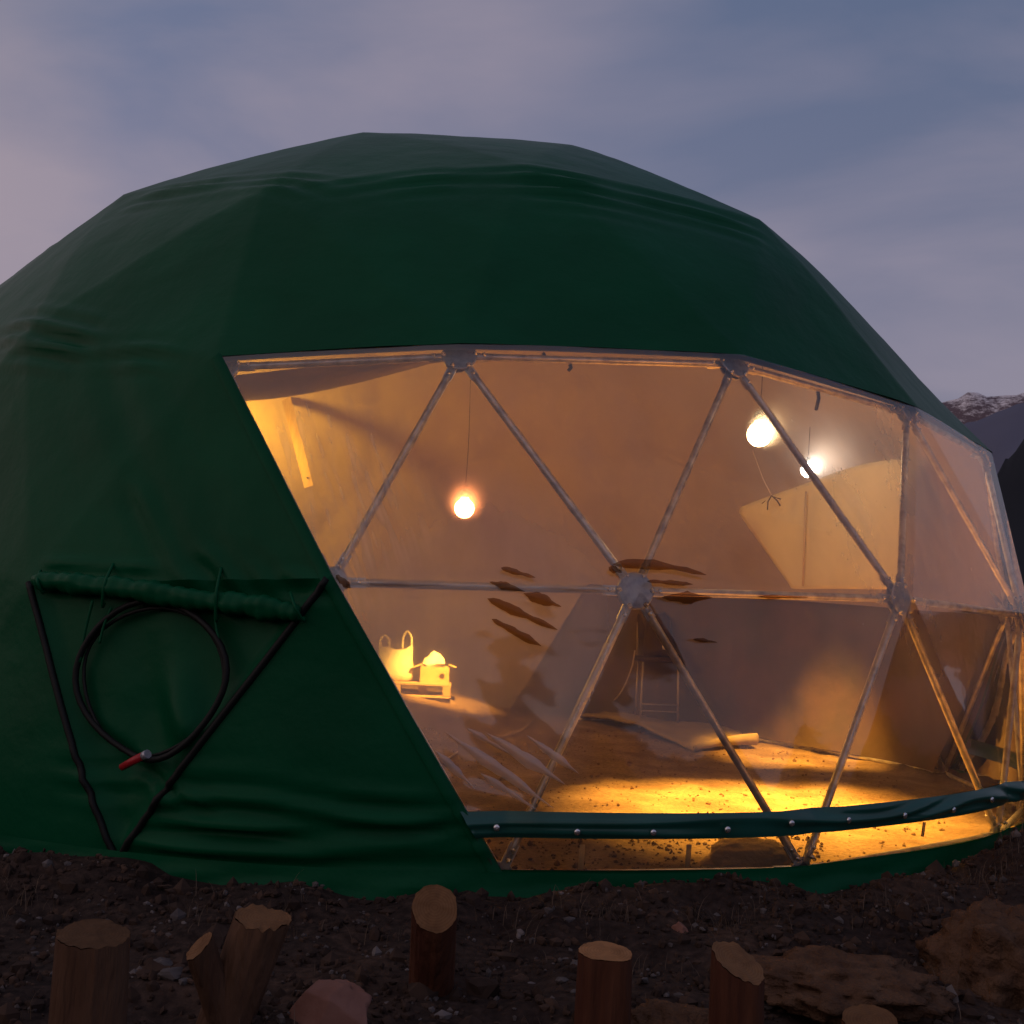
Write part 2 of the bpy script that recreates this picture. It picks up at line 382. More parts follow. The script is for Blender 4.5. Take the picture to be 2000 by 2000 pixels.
def painted_reflection(name, col, milky, rough):
    """wrinkles of the film with sky reflection put into colour: tinted see-through plus a milky share and a gloss"""
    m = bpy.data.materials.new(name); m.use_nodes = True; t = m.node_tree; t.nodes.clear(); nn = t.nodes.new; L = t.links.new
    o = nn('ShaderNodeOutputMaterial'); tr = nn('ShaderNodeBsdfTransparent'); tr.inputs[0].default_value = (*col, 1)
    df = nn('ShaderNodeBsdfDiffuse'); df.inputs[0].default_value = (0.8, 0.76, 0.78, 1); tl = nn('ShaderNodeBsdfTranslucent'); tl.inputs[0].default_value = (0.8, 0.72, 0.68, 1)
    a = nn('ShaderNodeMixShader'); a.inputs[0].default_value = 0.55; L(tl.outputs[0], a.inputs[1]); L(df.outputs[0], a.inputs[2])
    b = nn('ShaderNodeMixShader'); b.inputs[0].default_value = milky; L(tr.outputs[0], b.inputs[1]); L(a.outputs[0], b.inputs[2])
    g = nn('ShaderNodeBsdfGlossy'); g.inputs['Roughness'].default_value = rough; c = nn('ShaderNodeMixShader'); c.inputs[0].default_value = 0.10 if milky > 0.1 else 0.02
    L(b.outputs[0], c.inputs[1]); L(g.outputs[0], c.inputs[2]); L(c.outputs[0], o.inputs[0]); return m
M_reflgap = painted_reflection('painted_reflection_gap', (0.42, 0.29, 0.19), 0.0, 0.3)  # dark tint paints wrinkles that miss the sky reflection
M_glare = painted_reflection('painted_glare', (0.92, 0.86, 0.86), 0.42, 0.25)  # milky tint paints the sky glare on wrinkles
def tape_material():
    m = bpy.data.materials.new('pale_tape'); m.use_nodes = True; t = m.node_tree; t.nodes.clear()
    o = t.nodes.new('ShaderNodeOutputMaterial'); a = t.nodes.new('ShaderNodeBsdfTranslucent'); b = t.nodes.new('ShaderNodeBsdfDiffuse'); x = t.nodes.new('ShaderNodeMixShader')
    a.inputs[0].default_value = (0.8, 0.74, 0.6, 1); b.inputs[0].default_value = (0.8, 0.74, 0.62, 1); x.inputs[0].default_value = 0.4
    t.links.new(a.outputs[0], x.inputs[1]); t.links.new(b.outputs[0], x.inputs[2]); t.links.new(x.outputs[0], o.inputs[0]); return m
M_tape = tape_material()
def emis(name, col, st):
    m = bpy.data.materials.new(name); m.use_nodes = True; b = m.node_tree.nodes['Principled BSDF']
    b.inputs['Base Color'].default_value = (0.8, 0.8, 0.8, 1)
    b.inputs['Emission Color'].default_value = (*col, 1); b.inputs['Emission Strength'].default_value = st
    return m
# ------------------------------------------------------------------ terrain
def sstep(a, b, x):
    t = np.clip((x-a)/(b-a), 0, 1); return t*t*(3-2*t)
_bp = sorted((math.atan2(v[1], v[0]), math.hypot(v[0], v[1])) for k, v in NODES.items() if k[0] == 'B')
_bt = np.array([t for t, r in _bp]); _br = np.array([r for t, r in _bp])
def rbase(th):
    t3 = np.concatenate([_bt-2*math.pi, _bt, _bt+2*math.pi]); return np.interp(th, t3, np.tile(_br, 3))-0.04*np.abs(np.sin((th)*7.5))
def ground_z(x, y):
    x = np.asarray(x, float); y = np.asarray(y, float); sh = x.shape
    x = x.ravel(); y = y.ravel()
    r = np.hypot(x, y); th = np.arctan2(y, x)
    P = xyz(x, y)
    near = 1-sstep(14, 60, r)
    rb = rbase(th); inside = 1-sstep(-0.12, 0.08, r-rb)
    z = 0.05*fbm(P*0.9, 3, 3)*near*(1-0.6*inside)
    z += 0.045*fbm(P*3.8, 9, 5)*near*(1-0.62*inside)
    z += (0.012*np.maximum(fbm(P*15, 21, 3), -0.3))*near*(1-0.6*inside)
    # low berm of loose soil heaped against the tent skirt
    berm = np.exp(-(np.where(r-rb < 0.34, (r-rb-0.34)/0.15, (r-rb-0.34)/0.42))**2)
    side = 0.060+0.085*sstep(0.2, -2.6, x)+0.17*sstep(1.2, 4.0, x)+0.07*fbm(P*2.6, 8, 4)
    z += berm*side*(0.75+0.5*vnoise(P*2.3, 5))
    # the floor rises slightly to the back left
    z += inside*(0.12*sstep(-1.0, 3.6, y-0.35*x)+0.24*sstep(0.6, 2.5, y)*sstep(1.1, -0.5, x))
    z += 0.22*sstep(2.5, 6.5, x)*near*(1-inside)
    z -= 0.10*sstep(5.0, 9.0, -y)*near*(1-inside)
    # far country slopes and rolls
    z += -6*sstep(60, 500, r)+4*fbm(P*0.004, 31, 3)*sstep(40, 400, r)
    return z.reshape(sh)
def gz(x, y): return float(ground_z(np.array([x]), np.array([y]))[0])
n = 620
u = np.linspace(-1, 1, n)
def spread(u, c, a, ext): return c+a*np.sinh(u*math.asinh(ext/a))
gx = spread(u, 0.0, 4.2, 6000); gy = spread(u, -4.6, 3.2, 6000)
X, Y = np.meshgrid(gx, gy)
Z = ground_z(X, Y)
idx = np.arange(n*n).reshape(n, n)
F = np.stack([idx[:-1, :-1].ravel(), idx[:-1, 1:].ravel(), idx[1:, 1:].ravel(), idx[1:, :-1].ravel()], 1)
gme = mesh_np('ground', np.stack([X.ravel(), Y.ravel(), Z.ravel()], 1), F)
att = gme.attributes.new('trodden', 'FLOAT', 'POINT')
att.data.foreach_set('value', (1-sstep(-0.10, 0.04, np.hypot(X, Y)-rbase(np.arctan2(Y, X)))).ravel())
g_ = link('ground', gme, M_soil, kind='structure')

# mountains all round the valley
def mount_mat(name, rock, snow_lo, snow_hi):
    m = bpy.data.materials.new(name); m.use_nodes = True
    t = m.node_tree; b = t.nodes['Principled BSDF']; b.inputs['Roughness'].default_value = 0.9; b.inputs['Specular IOR Level'].default_value = 0.1
    ge = t.nodes.new('ShaderNodeNewGeometry'); sp = t.nodes.new('ShaderNodeSeparateXYZ'); t.links.new(ge.outputs['Position'], sp.inputs[0])
    co = t.nodes.new('ShaderNodeTexCoord'); n = t.nodes.new('ShaderNodeTexNoise'); n.inputs['Scale'].default_value = 0.016; n.inputs['Detail'].default_value = 12; n.inputs['Roughness'].default_value = 0.78
    mpn = t.nodes.new('ShaderNodeMapping'); mpn.inputs['Scale'].default_value = (1, 1, 2.4)
    t.links.new(co.outputs['Object'], mpn.inputs[0]); t.links.new(mpn.outputs[0], n.inputs['Vector'])
    ma = t.nodes.new('ShaderNodeMath'); ma.operation = 'MULTIPLY_ADD'; ma.inputs[1].default_value = 1300; t.links.new(n.outputs[0], ma.inputs[0]); t.links.new(sp.outputs[2], ma.inputs[2])
    mr = t.nodes.new('ShaderNodeMapRange'); mr.inputs[1].default_value = snow_lo+650; mr.inputs[2].default_value = snow_hi+650; t.links.new(ma.outputs[0], mr.inputs[0])
    mx = t.nodes.new('ShaderNodeMix'); mx.data_type = 'RGBA'; t.links.new(mr.outputs[0], mx.inputs[0])
    mx.inputs[6].default_value = (*rock, 1); mx.inputs[7].default_value = (0.72, 0.70, 0.74, 1)
    t.links.new(mx.outputs[2], b.inputs['Base Color'])
    return m
def azel(px, py):
    d = ray(px, py); return math.atan2(d[0], d[1]), math.degrees(math.atan2(d[2], math.hypot(d[0], d[1])))
def ridge(name, dist, depth, ctrl, other, m, seed, rough):
    """a range of mountains around the valley; ctrl fixes the skyline in one direction (azimuth, elevation)"""
    na, nr = 900, 34
    az = np.linspace(-math.pi, math.pi, na, endpoint=False)
    ang = np.stack([np.cos(az)*3, np.sin(az)*3, np.zeros(na)], 1)
    el = other*(1+0.35*fbm(ang*1.3, seed, 3))
    c = sorted(ctrl); ca = [a for a, e in c]; ce = [e for a, e in c]
    w = np.clip(1-np.maximum(ca[0]-az, 0)/0.35, 0, 1)*np.clip(1-np.maximum(az-ca[-1], 0)/0.35, 0, 1)
    w = w*w*(3-2*w)
    el = el*(1-w)+np.interp(az, ca, ce)*w
    el = el+rough*0.35*fbm(ang*26, seed+5, 4)
    H = np.tan(np.radians(el))*(dist+depth*0.5)+6
    rr_ = np.linspace(0, 1, nr)
    V = []
    for k, s in enumerate(rr_):
        rad = dist+depth*s
        prof = 1-abs(s-0.5)*2; prof = prof**0.9
        x = np.sin(az)*rad; y = np.cos(az)*rad
        nzv = fbm(np.stack([x, y, 0*x], 1)*0.006, seed+9, 5)
        rid = (1-np.abs(nzv))*1.0-0.6
        g2 = 1-np.abs(fbm(np.stack([x, y, 0*x], 1)*0.017, seed+19, 4))
        V.append(np.stack([x, y, -8+H*prof*(1+0.30*rid*(1-prof))+rough*(95*rid+110*(g2-0.6))*prof*np.minimum(1, (1-prof)*3)], 1))
    V = np.concatenate(V); ii = np.arange(na*nr).reshape(nr, na)
    F = np.stack([ii[:-1].ravel(), np.roll(ii, -1, 1)[:-1].ravel(), np.roll(ii, -1, 1)[1:].ravel(), ii[1:].ravel()], 1)
    V[:, 0] += CAM[0]; V[:, 1] += CAM[1]
    return link(name, mesh_np(name, V, F), m, kind='structure')
M_far = mount_mat('snowy_rock', (0.14, 0.11, 0.13), 640, 790)
M_near = mount_mat('dark_slope', (0.13, 0.14, 0.20), 5000, 5100)
M_wooded = mount_mat('wooded_slope', (0.035, 0.04, 0.05), 5000, 5100)
A = azel
ridge('mountains', 3600, 1500, [A(1780, 775), A(1832, 768), A(1880, 766), A(1925, 764), A(1960, 758), A(2000, 752), A(2060, 745)], 7.0, M_far, 40, 0.75)
ridge('mountain_foothills', 1900, 900, [A(1760, 872), A(1862, 824), A(1900, 812), A(1940, 797), A(1985, 780), A(2040, 765)], 5.0, M_near, 60, 0.35)
ridge('wooded_hills', 420, 160, [A(1900, 1080), A(1955, 1000), A(1985, 972), A(2040, 930)], 3.0, M_wooded, 80, 0.9)

# ------------------------------------------------------------------ dome geometry
RN = {'T': 1, 'P': 5, 'Q': 10, 'A': 15, 'M': 15, 'B': 15}
C0 = np.array((0, 0, 0.708))
def nd(k, i): return np.array(NODES[(k, i % RN[k])])
keys = list(NODES); PT = np.array([NODES[k] for k in keys]); PT[[i for i, k in enumerate(keys) if k[0] in 'PT'], 2] -= 0.10; KI = {k: i for i, k in enumerate(keys)}
UNIT = (PT-C0)/np.linalg.norm(PT-C0, axis=1)[:, None]
EDG = [(0, 0)]
EDG = EDGES
ES = set(EDG)
FACES = []
for i in range(61):
    for j in range(i+1, 61):
        if (i, j) not in ES: continue
        for k in range(j+1, 61):
            if (i, k) in ES and (j, k) in ES:
                a, b, c = PT[i], PT[j], PT[k]
                if np.dot(np.cross(b-a, c-a), (a+b+c)/3-C0) < 0: FACES.append((i, k, j))
                else: FACES.append((i, j, k))
def isin(f, *ks): return set(f) == {KI[(k, i % RN[k])] for k, i in ks}
WIN_N = 4
def wtype(f):
    for i in range(WIN_N):
        if isin(f, ('A', i), ('A', i+1), ('M', i)) or isin(f, ('A', i+1), ('M', i), ('M', i+1)): return 'up'
        if isin(f, ('M', i), ('M', i+1), ('B', i)) or isin(f, ('M', i+1), ('B', i), ('B', i+1)): return 'low'
    return None
BASEK = {KI[('B', i)] for i in range(15)}
MK = {KI[('M', i)] for i in range(15)}
SKIN = 0.055
ROUND = 0.11
def bulge_low(P):
    """the slack foot of the cover runs in a smooth curve round the base, not in flats between the nodes"""
    th = np.arctan2(P[:, 1], P[:, 0]); t3 = np.concatenate([_bt-2*math.pi, _bt, _bt+2*math.pi]); r3 = np.tile(_br, 3)
    i = np.clip(np.searchsorted(t3, th)-1, 0, len(t3)-2); t0, t1, r0, r1 = t3[i], t3[i+1], r3[i], r3[i+1]
    ch = r0*r1*np.sin(t1-t0)/(r0*np.sin(th-t0)+r1*np.sin(t1-th)+1e-9)
    s = (th-t0)/(t1-t0); sm = r0+(r1-r0)*(s*s*(3-2*s))
    d = np.clip(sm-ch, 0, 0.12)*(1-sstep(0.30, 1.15, P[:, 2])); u = np.stack([np.cos(th), np.sin(th), 0*th], 1)
    return P+u*d[:, None]
def sph(P):
    """push points a little toward the rounded dome between the nodes"""
    P = bulge_low(P); d = P-C0; l = np.linalg.norm(d, axis=1)[:, None]
    return P+d/l*(4.05-l)*(ROUND+0.17*sstep(2.6, 3.5, P[:, 2:3]))*(l < 4.05)
def tri_grid(f, n):
    a, b, c = PT[f[0]], PT[f[1]], PT[f[2]]
    idm = {}; V = []; BC = []
    for i in range(n+1):
        for j in range(n+1-i):
            idm[(i, j)] = len(V); w = (1-(i+j)/n, i/n, j/n); V.append(a*w[0]+b*w[1]+c*w[2]); BC.append(w)
    T = []
    for i in range(n):
        for j in range(n-i):
            T.append((idm[(i, j)], idm[(i+1, j)], idm[(i, j+1)]))
            if i+j < n-1: T.append((idm[(i+1, j)], idm[(i+1, j+1)], idm[(i, j+1)]))
    return np.array(V), np.array(T), np.array(BC)
def weld(V, T, extra=None):
    k = np.round(V*2000).astype(np.int64)
    _, first, inv = np.unique(k, axis=0, return_index=True, return_inverse=True)
    inv = inv.ravel()
    return V[first], inv[T], (None if extra is None else extra[first])
def radial(P):
    d = P-C0; return d/np.linalg.norm(d, axis=1)[:, None]
def folds(P, a, b, width, amp, waves, seed, skew=0.0, sharp=1.0):
    """ripples that run along the line a-b, fading out across `width`"""
    a = np.array(a, float); b = np.array(b, float); L = np.linalg.norm(b-a); e = (b-a)/L
    t = (P-a)@e; nrm = radial((a+b)[None]/2)[0]; c = np.cross(nrm, e); c /= np.linalg.norm(c)
    d = (P-a)@c
    depth = (P-a)@nrm
    tn = t/L
    env = np.exp(-(d/width)**2)*sstep(-0.12, 0.18, tn)*(1-sstep(0.82, 1.12, tn))*np.exp(-(depth/0.9)**2)
    q = xyz(t*1.5, d*0.8)
    ph = 2*math.pi*(d*waves+skew*tn)+2.6*vnoise(q, seed)
    s = np.sin(ph); s = np.sign(s)*np.abs(s)**sharp
    return amp*env*s*(0.6+0.5*vnoise(q*2.1, seed+3))
def on_skin(px, py, off=0.05):
    """point where the line of sight through a pixel meets the dome skin"""
    d = ray(px, py); best = None
    for f in FACES:
        a, b, c = PT[f[0]], PT[f[1]], PT[f[2]]
        nn = np.cross(b-a, c-a); nn = nn/np.linalg.norm(nn)
        den = nn@d
        if den > -1e-6: continue
        t = (nn@(a+nn*off-CAM))/den; p = CAM+d*t
        u_, v_, w_ = b-a, c-a, p-a-nn*off
        uu, uv, vv, wu, wv = u_@u_, u_@v_, v_@v_, w_@u_, w_@v_
        D = uv*uv-uu*vv; s = (uv*wv-vv*wu)/D; q = (uv*wu-uu*wv)/D
        if s > -0.03 and q > -0.03 and s+q < 1.03 and (best is None or t < best[0]): best = (t, p, nn)
    p0 = (best[1]-best[2]*off)[None]; lift = (sph(p0)-p0)[0]
    return best[1]+lift*max(0.0, 1-max(0.0, 0.02-off)*50), best[2]

tent = thing('dome_tent', 'large dark green geodesic dome tent with a clear triangulated front glowing from inside', 'dome tent', (0, 0, 0))

# frame: tubes and hubs
for (i, j) in EDG:
    a, b = PT[i], PT[j]; d = (b-a)/np.linalg.norm(b-a)
    mb = MB()
    p = [a+d*0.07, a+d*0.075, a+d*0.16, b-d*0.16, b-d*0.075, b-d*0.07]
    mb.tube([tuple(q) for q in p], [0.012, 0.016, 0.0195, 0.0195, 0.016, 0.012], 12)
    mb.build('strut', M_metal, tent)
nbr = {i: [] for i in range(61)}
for (i, j) in EDG: nbr[i].append(j); nbr[j].append(i)
for i in range(61):
    nr_ = UNIT[i]; mb = MB(); c = PT[i]
    front = keys[i][0] in 'AMB' and keys[i][1] in (0, 1, 2, 3, 4)
    hr = 0.090 if front and keys[i][0] != 'B' else 0.062
    ho = 0.004 if hr > 0.08 else -0.02
    if keys[i] in (('M', 0), ('A', 0)): hr, ho = 0.075, -0.015
    mb.lathe(tuple(c+nr_*ho), [(hr-0.006, -0.004), (hr, 0), (hr, 0.006), (hr-0.006, 0.010)], 28, tuple(nr_))
    mb.lathe(tuple(c-nr_*0.034), [(hr*0.85, -0.004), (hr*0.85, 0.006)], 24, tuple(nr_))
    hub = mb.build('hub_plate', M_plate, tent, smooth=False)
    for j in nbr[i]:
        d = PT[j]-c; d = d/np.linalg.norm(d); s = np.cross(nr_, d); s /= np.linalg.norm(s)
        lug = MB()
        rot = Matrix((tuple(d), tuple(s), tuple(np.cross(d, s)))).transposed()
        lug.box(tuple(c+d*0.095-nr_*0.002), (0.12, 0.046, 0.014), rot); lug.box(tuple(c+d*0.125-nr_*0.004), (0.05, 0.036, 0.030), rot)
        if front:
            lug.build('lug', M_metal, hub, smooth=False)
            bo = MB(); bo.lathe(tuple(c+d*0.082+nr_*0.020), [(0.013, 0), (0.013, 0.010), (0.007, 0.010), (0.007, 0.022), (0.003, 0.025)], 6, tuple(nr_))
            bo.build('bolt', M_bolt, hub)
            bo = MB(); bo.lathe(tuple(c+d*0.128+nr_*0.012), [(0.011, 0), (0.011, 0.009), (0.006, 0.009), (0.006, 0.017)], 6, tuple(nr_))
            bo.build('bolt', M_bolt, hub)
        elif keys[i][0] in 'AMB': lug.build('lug', M_metal, hub, smooth=False)

# cover
NC = 46
T1, T2, T3 = 35/NC, 39/NC, 44/NC
def base_t(f, BC):
    return sum([BC[:, k] for k in range(3) if f[k] in BASEK], np.zeros(len(BC)))
def gather(faces, n, sel=None):
    Vs, Ts, tt = [], [], []; o = 0
    for f in faces:
        V, T, BC = tri_grid(f, n); t = base_t(f, BC)
        if sel is not None:
            tc_ = t[T].mean(1); T = T[(tc_ > sel[0]) & (tc_ < sel[1])]
        Vs.append(V); Ts.append(T+o); tt.append(t); o += len(V)
    V = np.concatenate(Vs); T = np.concatenate(Ts); tt = np.concatenate(tt)
    V, T, tt = weld(V, T, tt)
    used = np.unique(T); mp_ = -np.ones(len(V), int); mp_[used] = np.arange(len(used))
    return V[used], mp_[T], tt[used]
def on_s(px, py): return on_skin(px, py, SKIN)[0]
Q_ = lambda i: nd('Q', i)
FOLDS = []
def F_(a, b, *r, **k): FOLDS.append((a, b, r, k))
k_ = 2000/1932
def sx(x, y): return on_s(x*k_, y*k_)
# sagging folds along the seam below the crown
F_(sx(270, 392), sx(640, 385), 0.16, 0.016, 7, 1)
F_(sx(600, 385), sx(1000, 362), 0.12, 0.020, 8, 2)
F_(sx(960, 362), sx(1400, 450), 0.15, 0.022, 7, 3)
F_(sx(1000, 385), sx(1240, 430), 0.20, 0.012, 8, 4)
F_(sx(8, 640), sx(180, 655), 0.16, 0.022, 8, 5)
F_(sx(8, 670), sx(330, 690), 0.10, 0.018, 9, 6)
# wrinkles above the side door
F_(sx(262, 925), sx(360, 1110), 0.09, 0.030, 5, 7)
F_(sx(370, 1060), sx(470, 1140), 0.14, 0.030, 7, 8)
F_(sx(430, 1040), sx(540, 1135), 0.14, 0.024, 8, 9)
F_(sx(100, 1075), sx(300, 1090), 0.07, 0.022, 9, 10)
F_(sx(520, 1090), sx(620, 1110), 0.08, 0.016, 9, 11)
F_(sx(200, 700), sx(380, 1040), 0.25, 0.010, 3, 12)
# slack cloth near the ground on the left
F_(sx(230, 1500), sx(880, 1545), 0.10, 0.030, 9, 13, sharp=0.75)
F_(sx(240, 1590), sx(935, 1600), 0.12, 0.040, 8, 14, sharp=0.7)
F_(sx(120, 1450), sx(520, 1500), 0.12, 0.014, 9, 15)
F_(sx(250, 1440), sx(440, 1530), 0.06, 0.022, 11, 16)
F_(sx(330, 1560), sx(560, 1555), 0.05, 0.018, 13, 17)
F_(sx(560, 1600), sx(900, 1560), 0.07, 0.020, 11, 18)
def displace(V, off):
    Nn = radial(V); P = sph(V)+Nn*off
    h = 0.008*fbm(V*1.2, 70, 3)+0.0022*fbm(V*6.0, 71, 2)+0.0014*(1-np.abs(fbm(V*np.array([3., 3., 7.]), 73, 3)))
    for a, b, r, k in FOLDS: h = h+folds(V, a, b, *r, **k)
    return P+Nn*h[:, None]
cover_f = [f for f in FACES if wtype(f) is None]
door_f = [f for f in FACES if isin(f, ('M', 14), ('M', 0), ('B', 14))]
V, T, tt = gather([f for f in cover_f if f not in door_f], NC)
cov = link('cover', mesh_np('cover', displace(V, SKIN), T), M_cover, tent)
# turned edge of the cover along the left side of the opening
for (p, q) in ((nd('A', 0), nd('M', 0)), (nd('M', 0), nd('B', 0))):
    L = np.array([p+(q-p)*s for s in np.linspace(0, 1, 60)]); e = (q-p)/np.linalg.norm(q-p); nr0 = radial(((p+q)/2)[None])[0]
    sd_ = np.cross(e, nr0); sd_ = sd_ if sd_[0] > 0 else -sd_
    A0 = displace(L-sd_*0.030, SKIN+0.002); A1 = displace(L+sd_*0.022, SKIN+0.016); A2 = displace(L+sd_*0.026, SKIN-0.012)
    V = np.concatenate([A0, A1, A2]); ii = np.arange(180).reshape(3, 60)
    F = np.stack([ii[:-1, :-1].ravel(), ii[1:, :-1].ravel(), ii[1:, 1:].ravel(), ii[:-1, 1:].ravel()], 1)
    link('cover_edge', mesh_np('cover_edge', V, F), M_cover, tent)
# side door: a triangular panel set back behind the cover, crossed by a soft crease
V, T, BCd = tri_grid(door_f[0], NC)
a, b, c = nd('M', 14), nd('M', 0), nd('B', 14)
Vd = displace(V, SKIN)-radial(V)*(0.038*sstep(0.0, 0.05, BCd.min(1)))[:, None]
Vd += radial(V)*((folds(V, sx(255, 1140), sx(390, 1430), 0.17, 0.075, 2.3, 31)+folds(V, sx(170, 1370), sx(260, 1440), 0.08, 0.03, 4, 32))*sstep(0, 0.08, BCd.min(1)))[:, None]
door = link('side_door', mesh_np('side_door', Vd, T), M_cover, tent, label='triangular side door with its flap rolled up')
def skin_line(p, q, n, off):
    P = np.array([p+(q-p)*t for t in np.linspace(0, 1, n)]); return displace(P, off)
for (p, q, r0) in ((nd('M', 14), nd('B', 14), 0.017), (nd('M', 0), nd('B', 14), 0.017)):
    L = skin_line(p, q, 40, SKIN+0.004); mb = MB(); mb.tube([tuple(x) for x in L], r0, 8); mb.build('door_edging', M_black, tent)
# rolled-up flap under the top edge of the door
def pt(x, y, off): return Vector(tuple(on_skin(x*k_, y*k_, off)[0]))
pts = crom([pt(78, 1098, .07), pt(150, 1104, .08), pt(240, 1113, .085), pt(330, 1126, .085), pt(420, 1137, .08), pt(500, 1148, .075), pt(570, 1160, .07)], 14)
mb = MB(); k = len(pts)
n_ = 18; prof = []
for i, p in enumerate(pts):
    prof.append(0.050*(1+0.10*math.sin(i*0.55)+0.08*math.sin(i*1.7+1))*(0.55+0.45*min(1, i/6, (k-1-i)/6)))
mb.tube(pts, prof, n_)
V = np.array(mb.v); nzv = fbm(V*np.array([7, 7, 22]), 44, 3)
cc = np.repeat(np.array([tuple(p) for p in pts]), n_, 0)
dirv = V-cc; V = cc+dirv*(1+0.20*nzv)[:, None]
me = mb.mesh('rolled_flap'); me.vertices.foreach_set('co', V.ravel()); me.update()
flap = link('rolled_flap', me, M_cover, tent)
for (x0, y0, x1, y1) in ((225, 1068, 205, 1145), (425, 1075, 415, 1170), (552, 1120, 575, 1172), (88, 1080, 92, 1120)):
    p0, p1 = pt(x0, y0, .06), pt(x1, y1, .10); md = (p0+p1)/2+Vector((0, -0.06, 0.0))
    mb = MB(); mb.tube(crom([p0, md, p1, p1+Vector((0.0, .03, .01))], 6), 0.008, 8); mb.build('flap_tie', M_cover, tent)
# skirt: hem lying out over the soil
def hemline(): 
    P = []
    for i in range(15):
        a, b = nd('B', i), nd('B', i+1)
        for s in range(24): P.append(a+(b-a)*s/24)
    return np.array(P)
H = hemline(); rings_ = []
rad = H.copy(); rad[:, 2] = 0; rad /= np.linalg.norm(rad, axis=1)[:, None]
tops = sph(H)+radial(H)*SKIN
for s in np.linspace(0, 1, 12):
    p = tops.copy(); p[:, 2] += 0.05-0.21*s; p += rad*(0.022+0.015*s+0.07*s*s)
    w = 0.016*np.sin(np.arange(len(H))*0.9+s*9)*s+0.02*fbm(np.stack([H[:, 0]*3, H[:, 1]*3, np.full(len(H), s*4)], 1), 90, 3)*(0.05+s)
    p += rad*w[:, None]; rings_.append(p)
V = np.concatenate(rings_); nn_ = len(H); ii = np.arange(nn_*12).reshape(12, nn_)
F = np.stack([ii[:-1].ravel(), ii[1:].ravel(), np.roll(ii, -1, 1)[1:].ravel(), np.roll(ii, -1, 1)[:-1].ravel()], 1)
link('skirt', mesh_np('skirt', V, F), M_cover, tent)

# clear front
WF = []
def WF_(a, b, *r, **k): WF.append((a, b, r, k))
WF_(sx(650, 1105), sx(1150, 1110), 0.05, 0.004, 9, 51)
WF_(sx(1240, 1095), sx(1660, 1110), 0.05, 0.004, 9, 52)
WF_(sx(930, 1100), sx(1050, 1160), 0.22, 0.0015, 5.5, 53)
WF_(sx(760, 1290), sx(1010, 1450), 0.28, 0.0015, 6, 54)
WF_(sx(880, 1480), sx(1000, 1520), 0.10, 0.006, 8, 55)
WF_(sx(1240, 1075), sx(1330, 1085), 0.05, 0.008, 9, 56)
def wdisp(V, off=SKIN):
    Nn = radial(V); P = sph(V)+Nn*off
    h = 0.004*fbm(V*0.9, 170, 2)
    for a, b, r, k in WF: h = h+folds(V, a, b, *r, **k)
    return P+Nn*h[:, None]
NW = 92
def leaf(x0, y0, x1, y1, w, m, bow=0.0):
    """a slender lens-shaped strip of painted wrinkle reflection between two points of the window"""
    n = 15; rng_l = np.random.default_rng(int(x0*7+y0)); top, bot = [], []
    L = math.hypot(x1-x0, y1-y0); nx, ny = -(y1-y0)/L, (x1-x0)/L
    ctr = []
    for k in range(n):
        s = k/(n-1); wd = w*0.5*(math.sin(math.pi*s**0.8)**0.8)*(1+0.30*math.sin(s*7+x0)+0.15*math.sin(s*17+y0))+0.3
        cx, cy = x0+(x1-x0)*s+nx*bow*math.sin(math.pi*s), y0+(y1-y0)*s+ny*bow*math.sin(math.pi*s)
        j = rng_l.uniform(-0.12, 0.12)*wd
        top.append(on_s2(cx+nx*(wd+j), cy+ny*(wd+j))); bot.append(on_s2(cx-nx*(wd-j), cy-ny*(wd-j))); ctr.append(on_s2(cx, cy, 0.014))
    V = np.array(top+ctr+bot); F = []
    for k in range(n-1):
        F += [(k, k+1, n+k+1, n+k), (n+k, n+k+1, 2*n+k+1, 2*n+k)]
    link('painted_reflection', mesh_np('painted_reflection', V, F), m, tent)
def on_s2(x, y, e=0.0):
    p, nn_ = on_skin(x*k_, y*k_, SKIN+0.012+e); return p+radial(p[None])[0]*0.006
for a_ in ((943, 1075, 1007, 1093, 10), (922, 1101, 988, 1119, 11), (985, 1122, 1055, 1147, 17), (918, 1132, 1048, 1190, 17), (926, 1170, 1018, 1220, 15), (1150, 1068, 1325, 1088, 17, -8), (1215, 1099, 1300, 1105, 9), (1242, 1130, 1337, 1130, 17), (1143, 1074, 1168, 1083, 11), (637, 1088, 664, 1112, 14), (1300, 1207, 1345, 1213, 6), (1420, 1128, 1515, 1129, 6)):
    leaf(*a_[:5], M_reflgap, *(a_[5:]))
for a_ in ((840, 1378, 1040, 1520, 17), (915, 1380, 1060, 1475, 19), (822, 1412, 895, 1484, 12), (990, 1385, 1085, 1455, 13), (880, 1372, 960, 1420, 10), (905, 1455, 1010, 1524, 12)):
    leaf(*a_[:5], M_glare)
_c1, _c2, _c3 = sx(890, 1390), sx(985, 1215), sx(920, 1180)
M_pvc = pvc_material(((_c3, sx(1000, 1190)-sx(850, 1140), 0.80, -1.0, -0.5, 0.17, 9, 1),  # first patch: lavender sky reflection painted as haze
                      (sx(1750, 1000), sx(1750, 1200)-sx(1700, 900), 1.30, -0.6, 1.1, 0.20, 3, 1),  # grey sky reflection on the right panes, painted as haze
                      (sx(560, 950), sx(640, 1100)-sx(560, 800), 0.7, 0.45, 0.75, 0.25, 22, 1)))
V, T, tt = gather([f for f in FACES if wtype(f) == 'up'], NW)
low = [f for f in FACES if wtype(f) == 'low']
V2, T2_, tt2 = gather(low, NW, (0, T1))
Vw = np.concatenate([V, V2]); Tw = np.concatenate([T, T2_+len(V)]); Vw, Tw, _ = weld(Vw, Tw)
win = link('clear_window', mesh_np('clear_window', wdisp(Vw), Tw), M_pvc, tent)
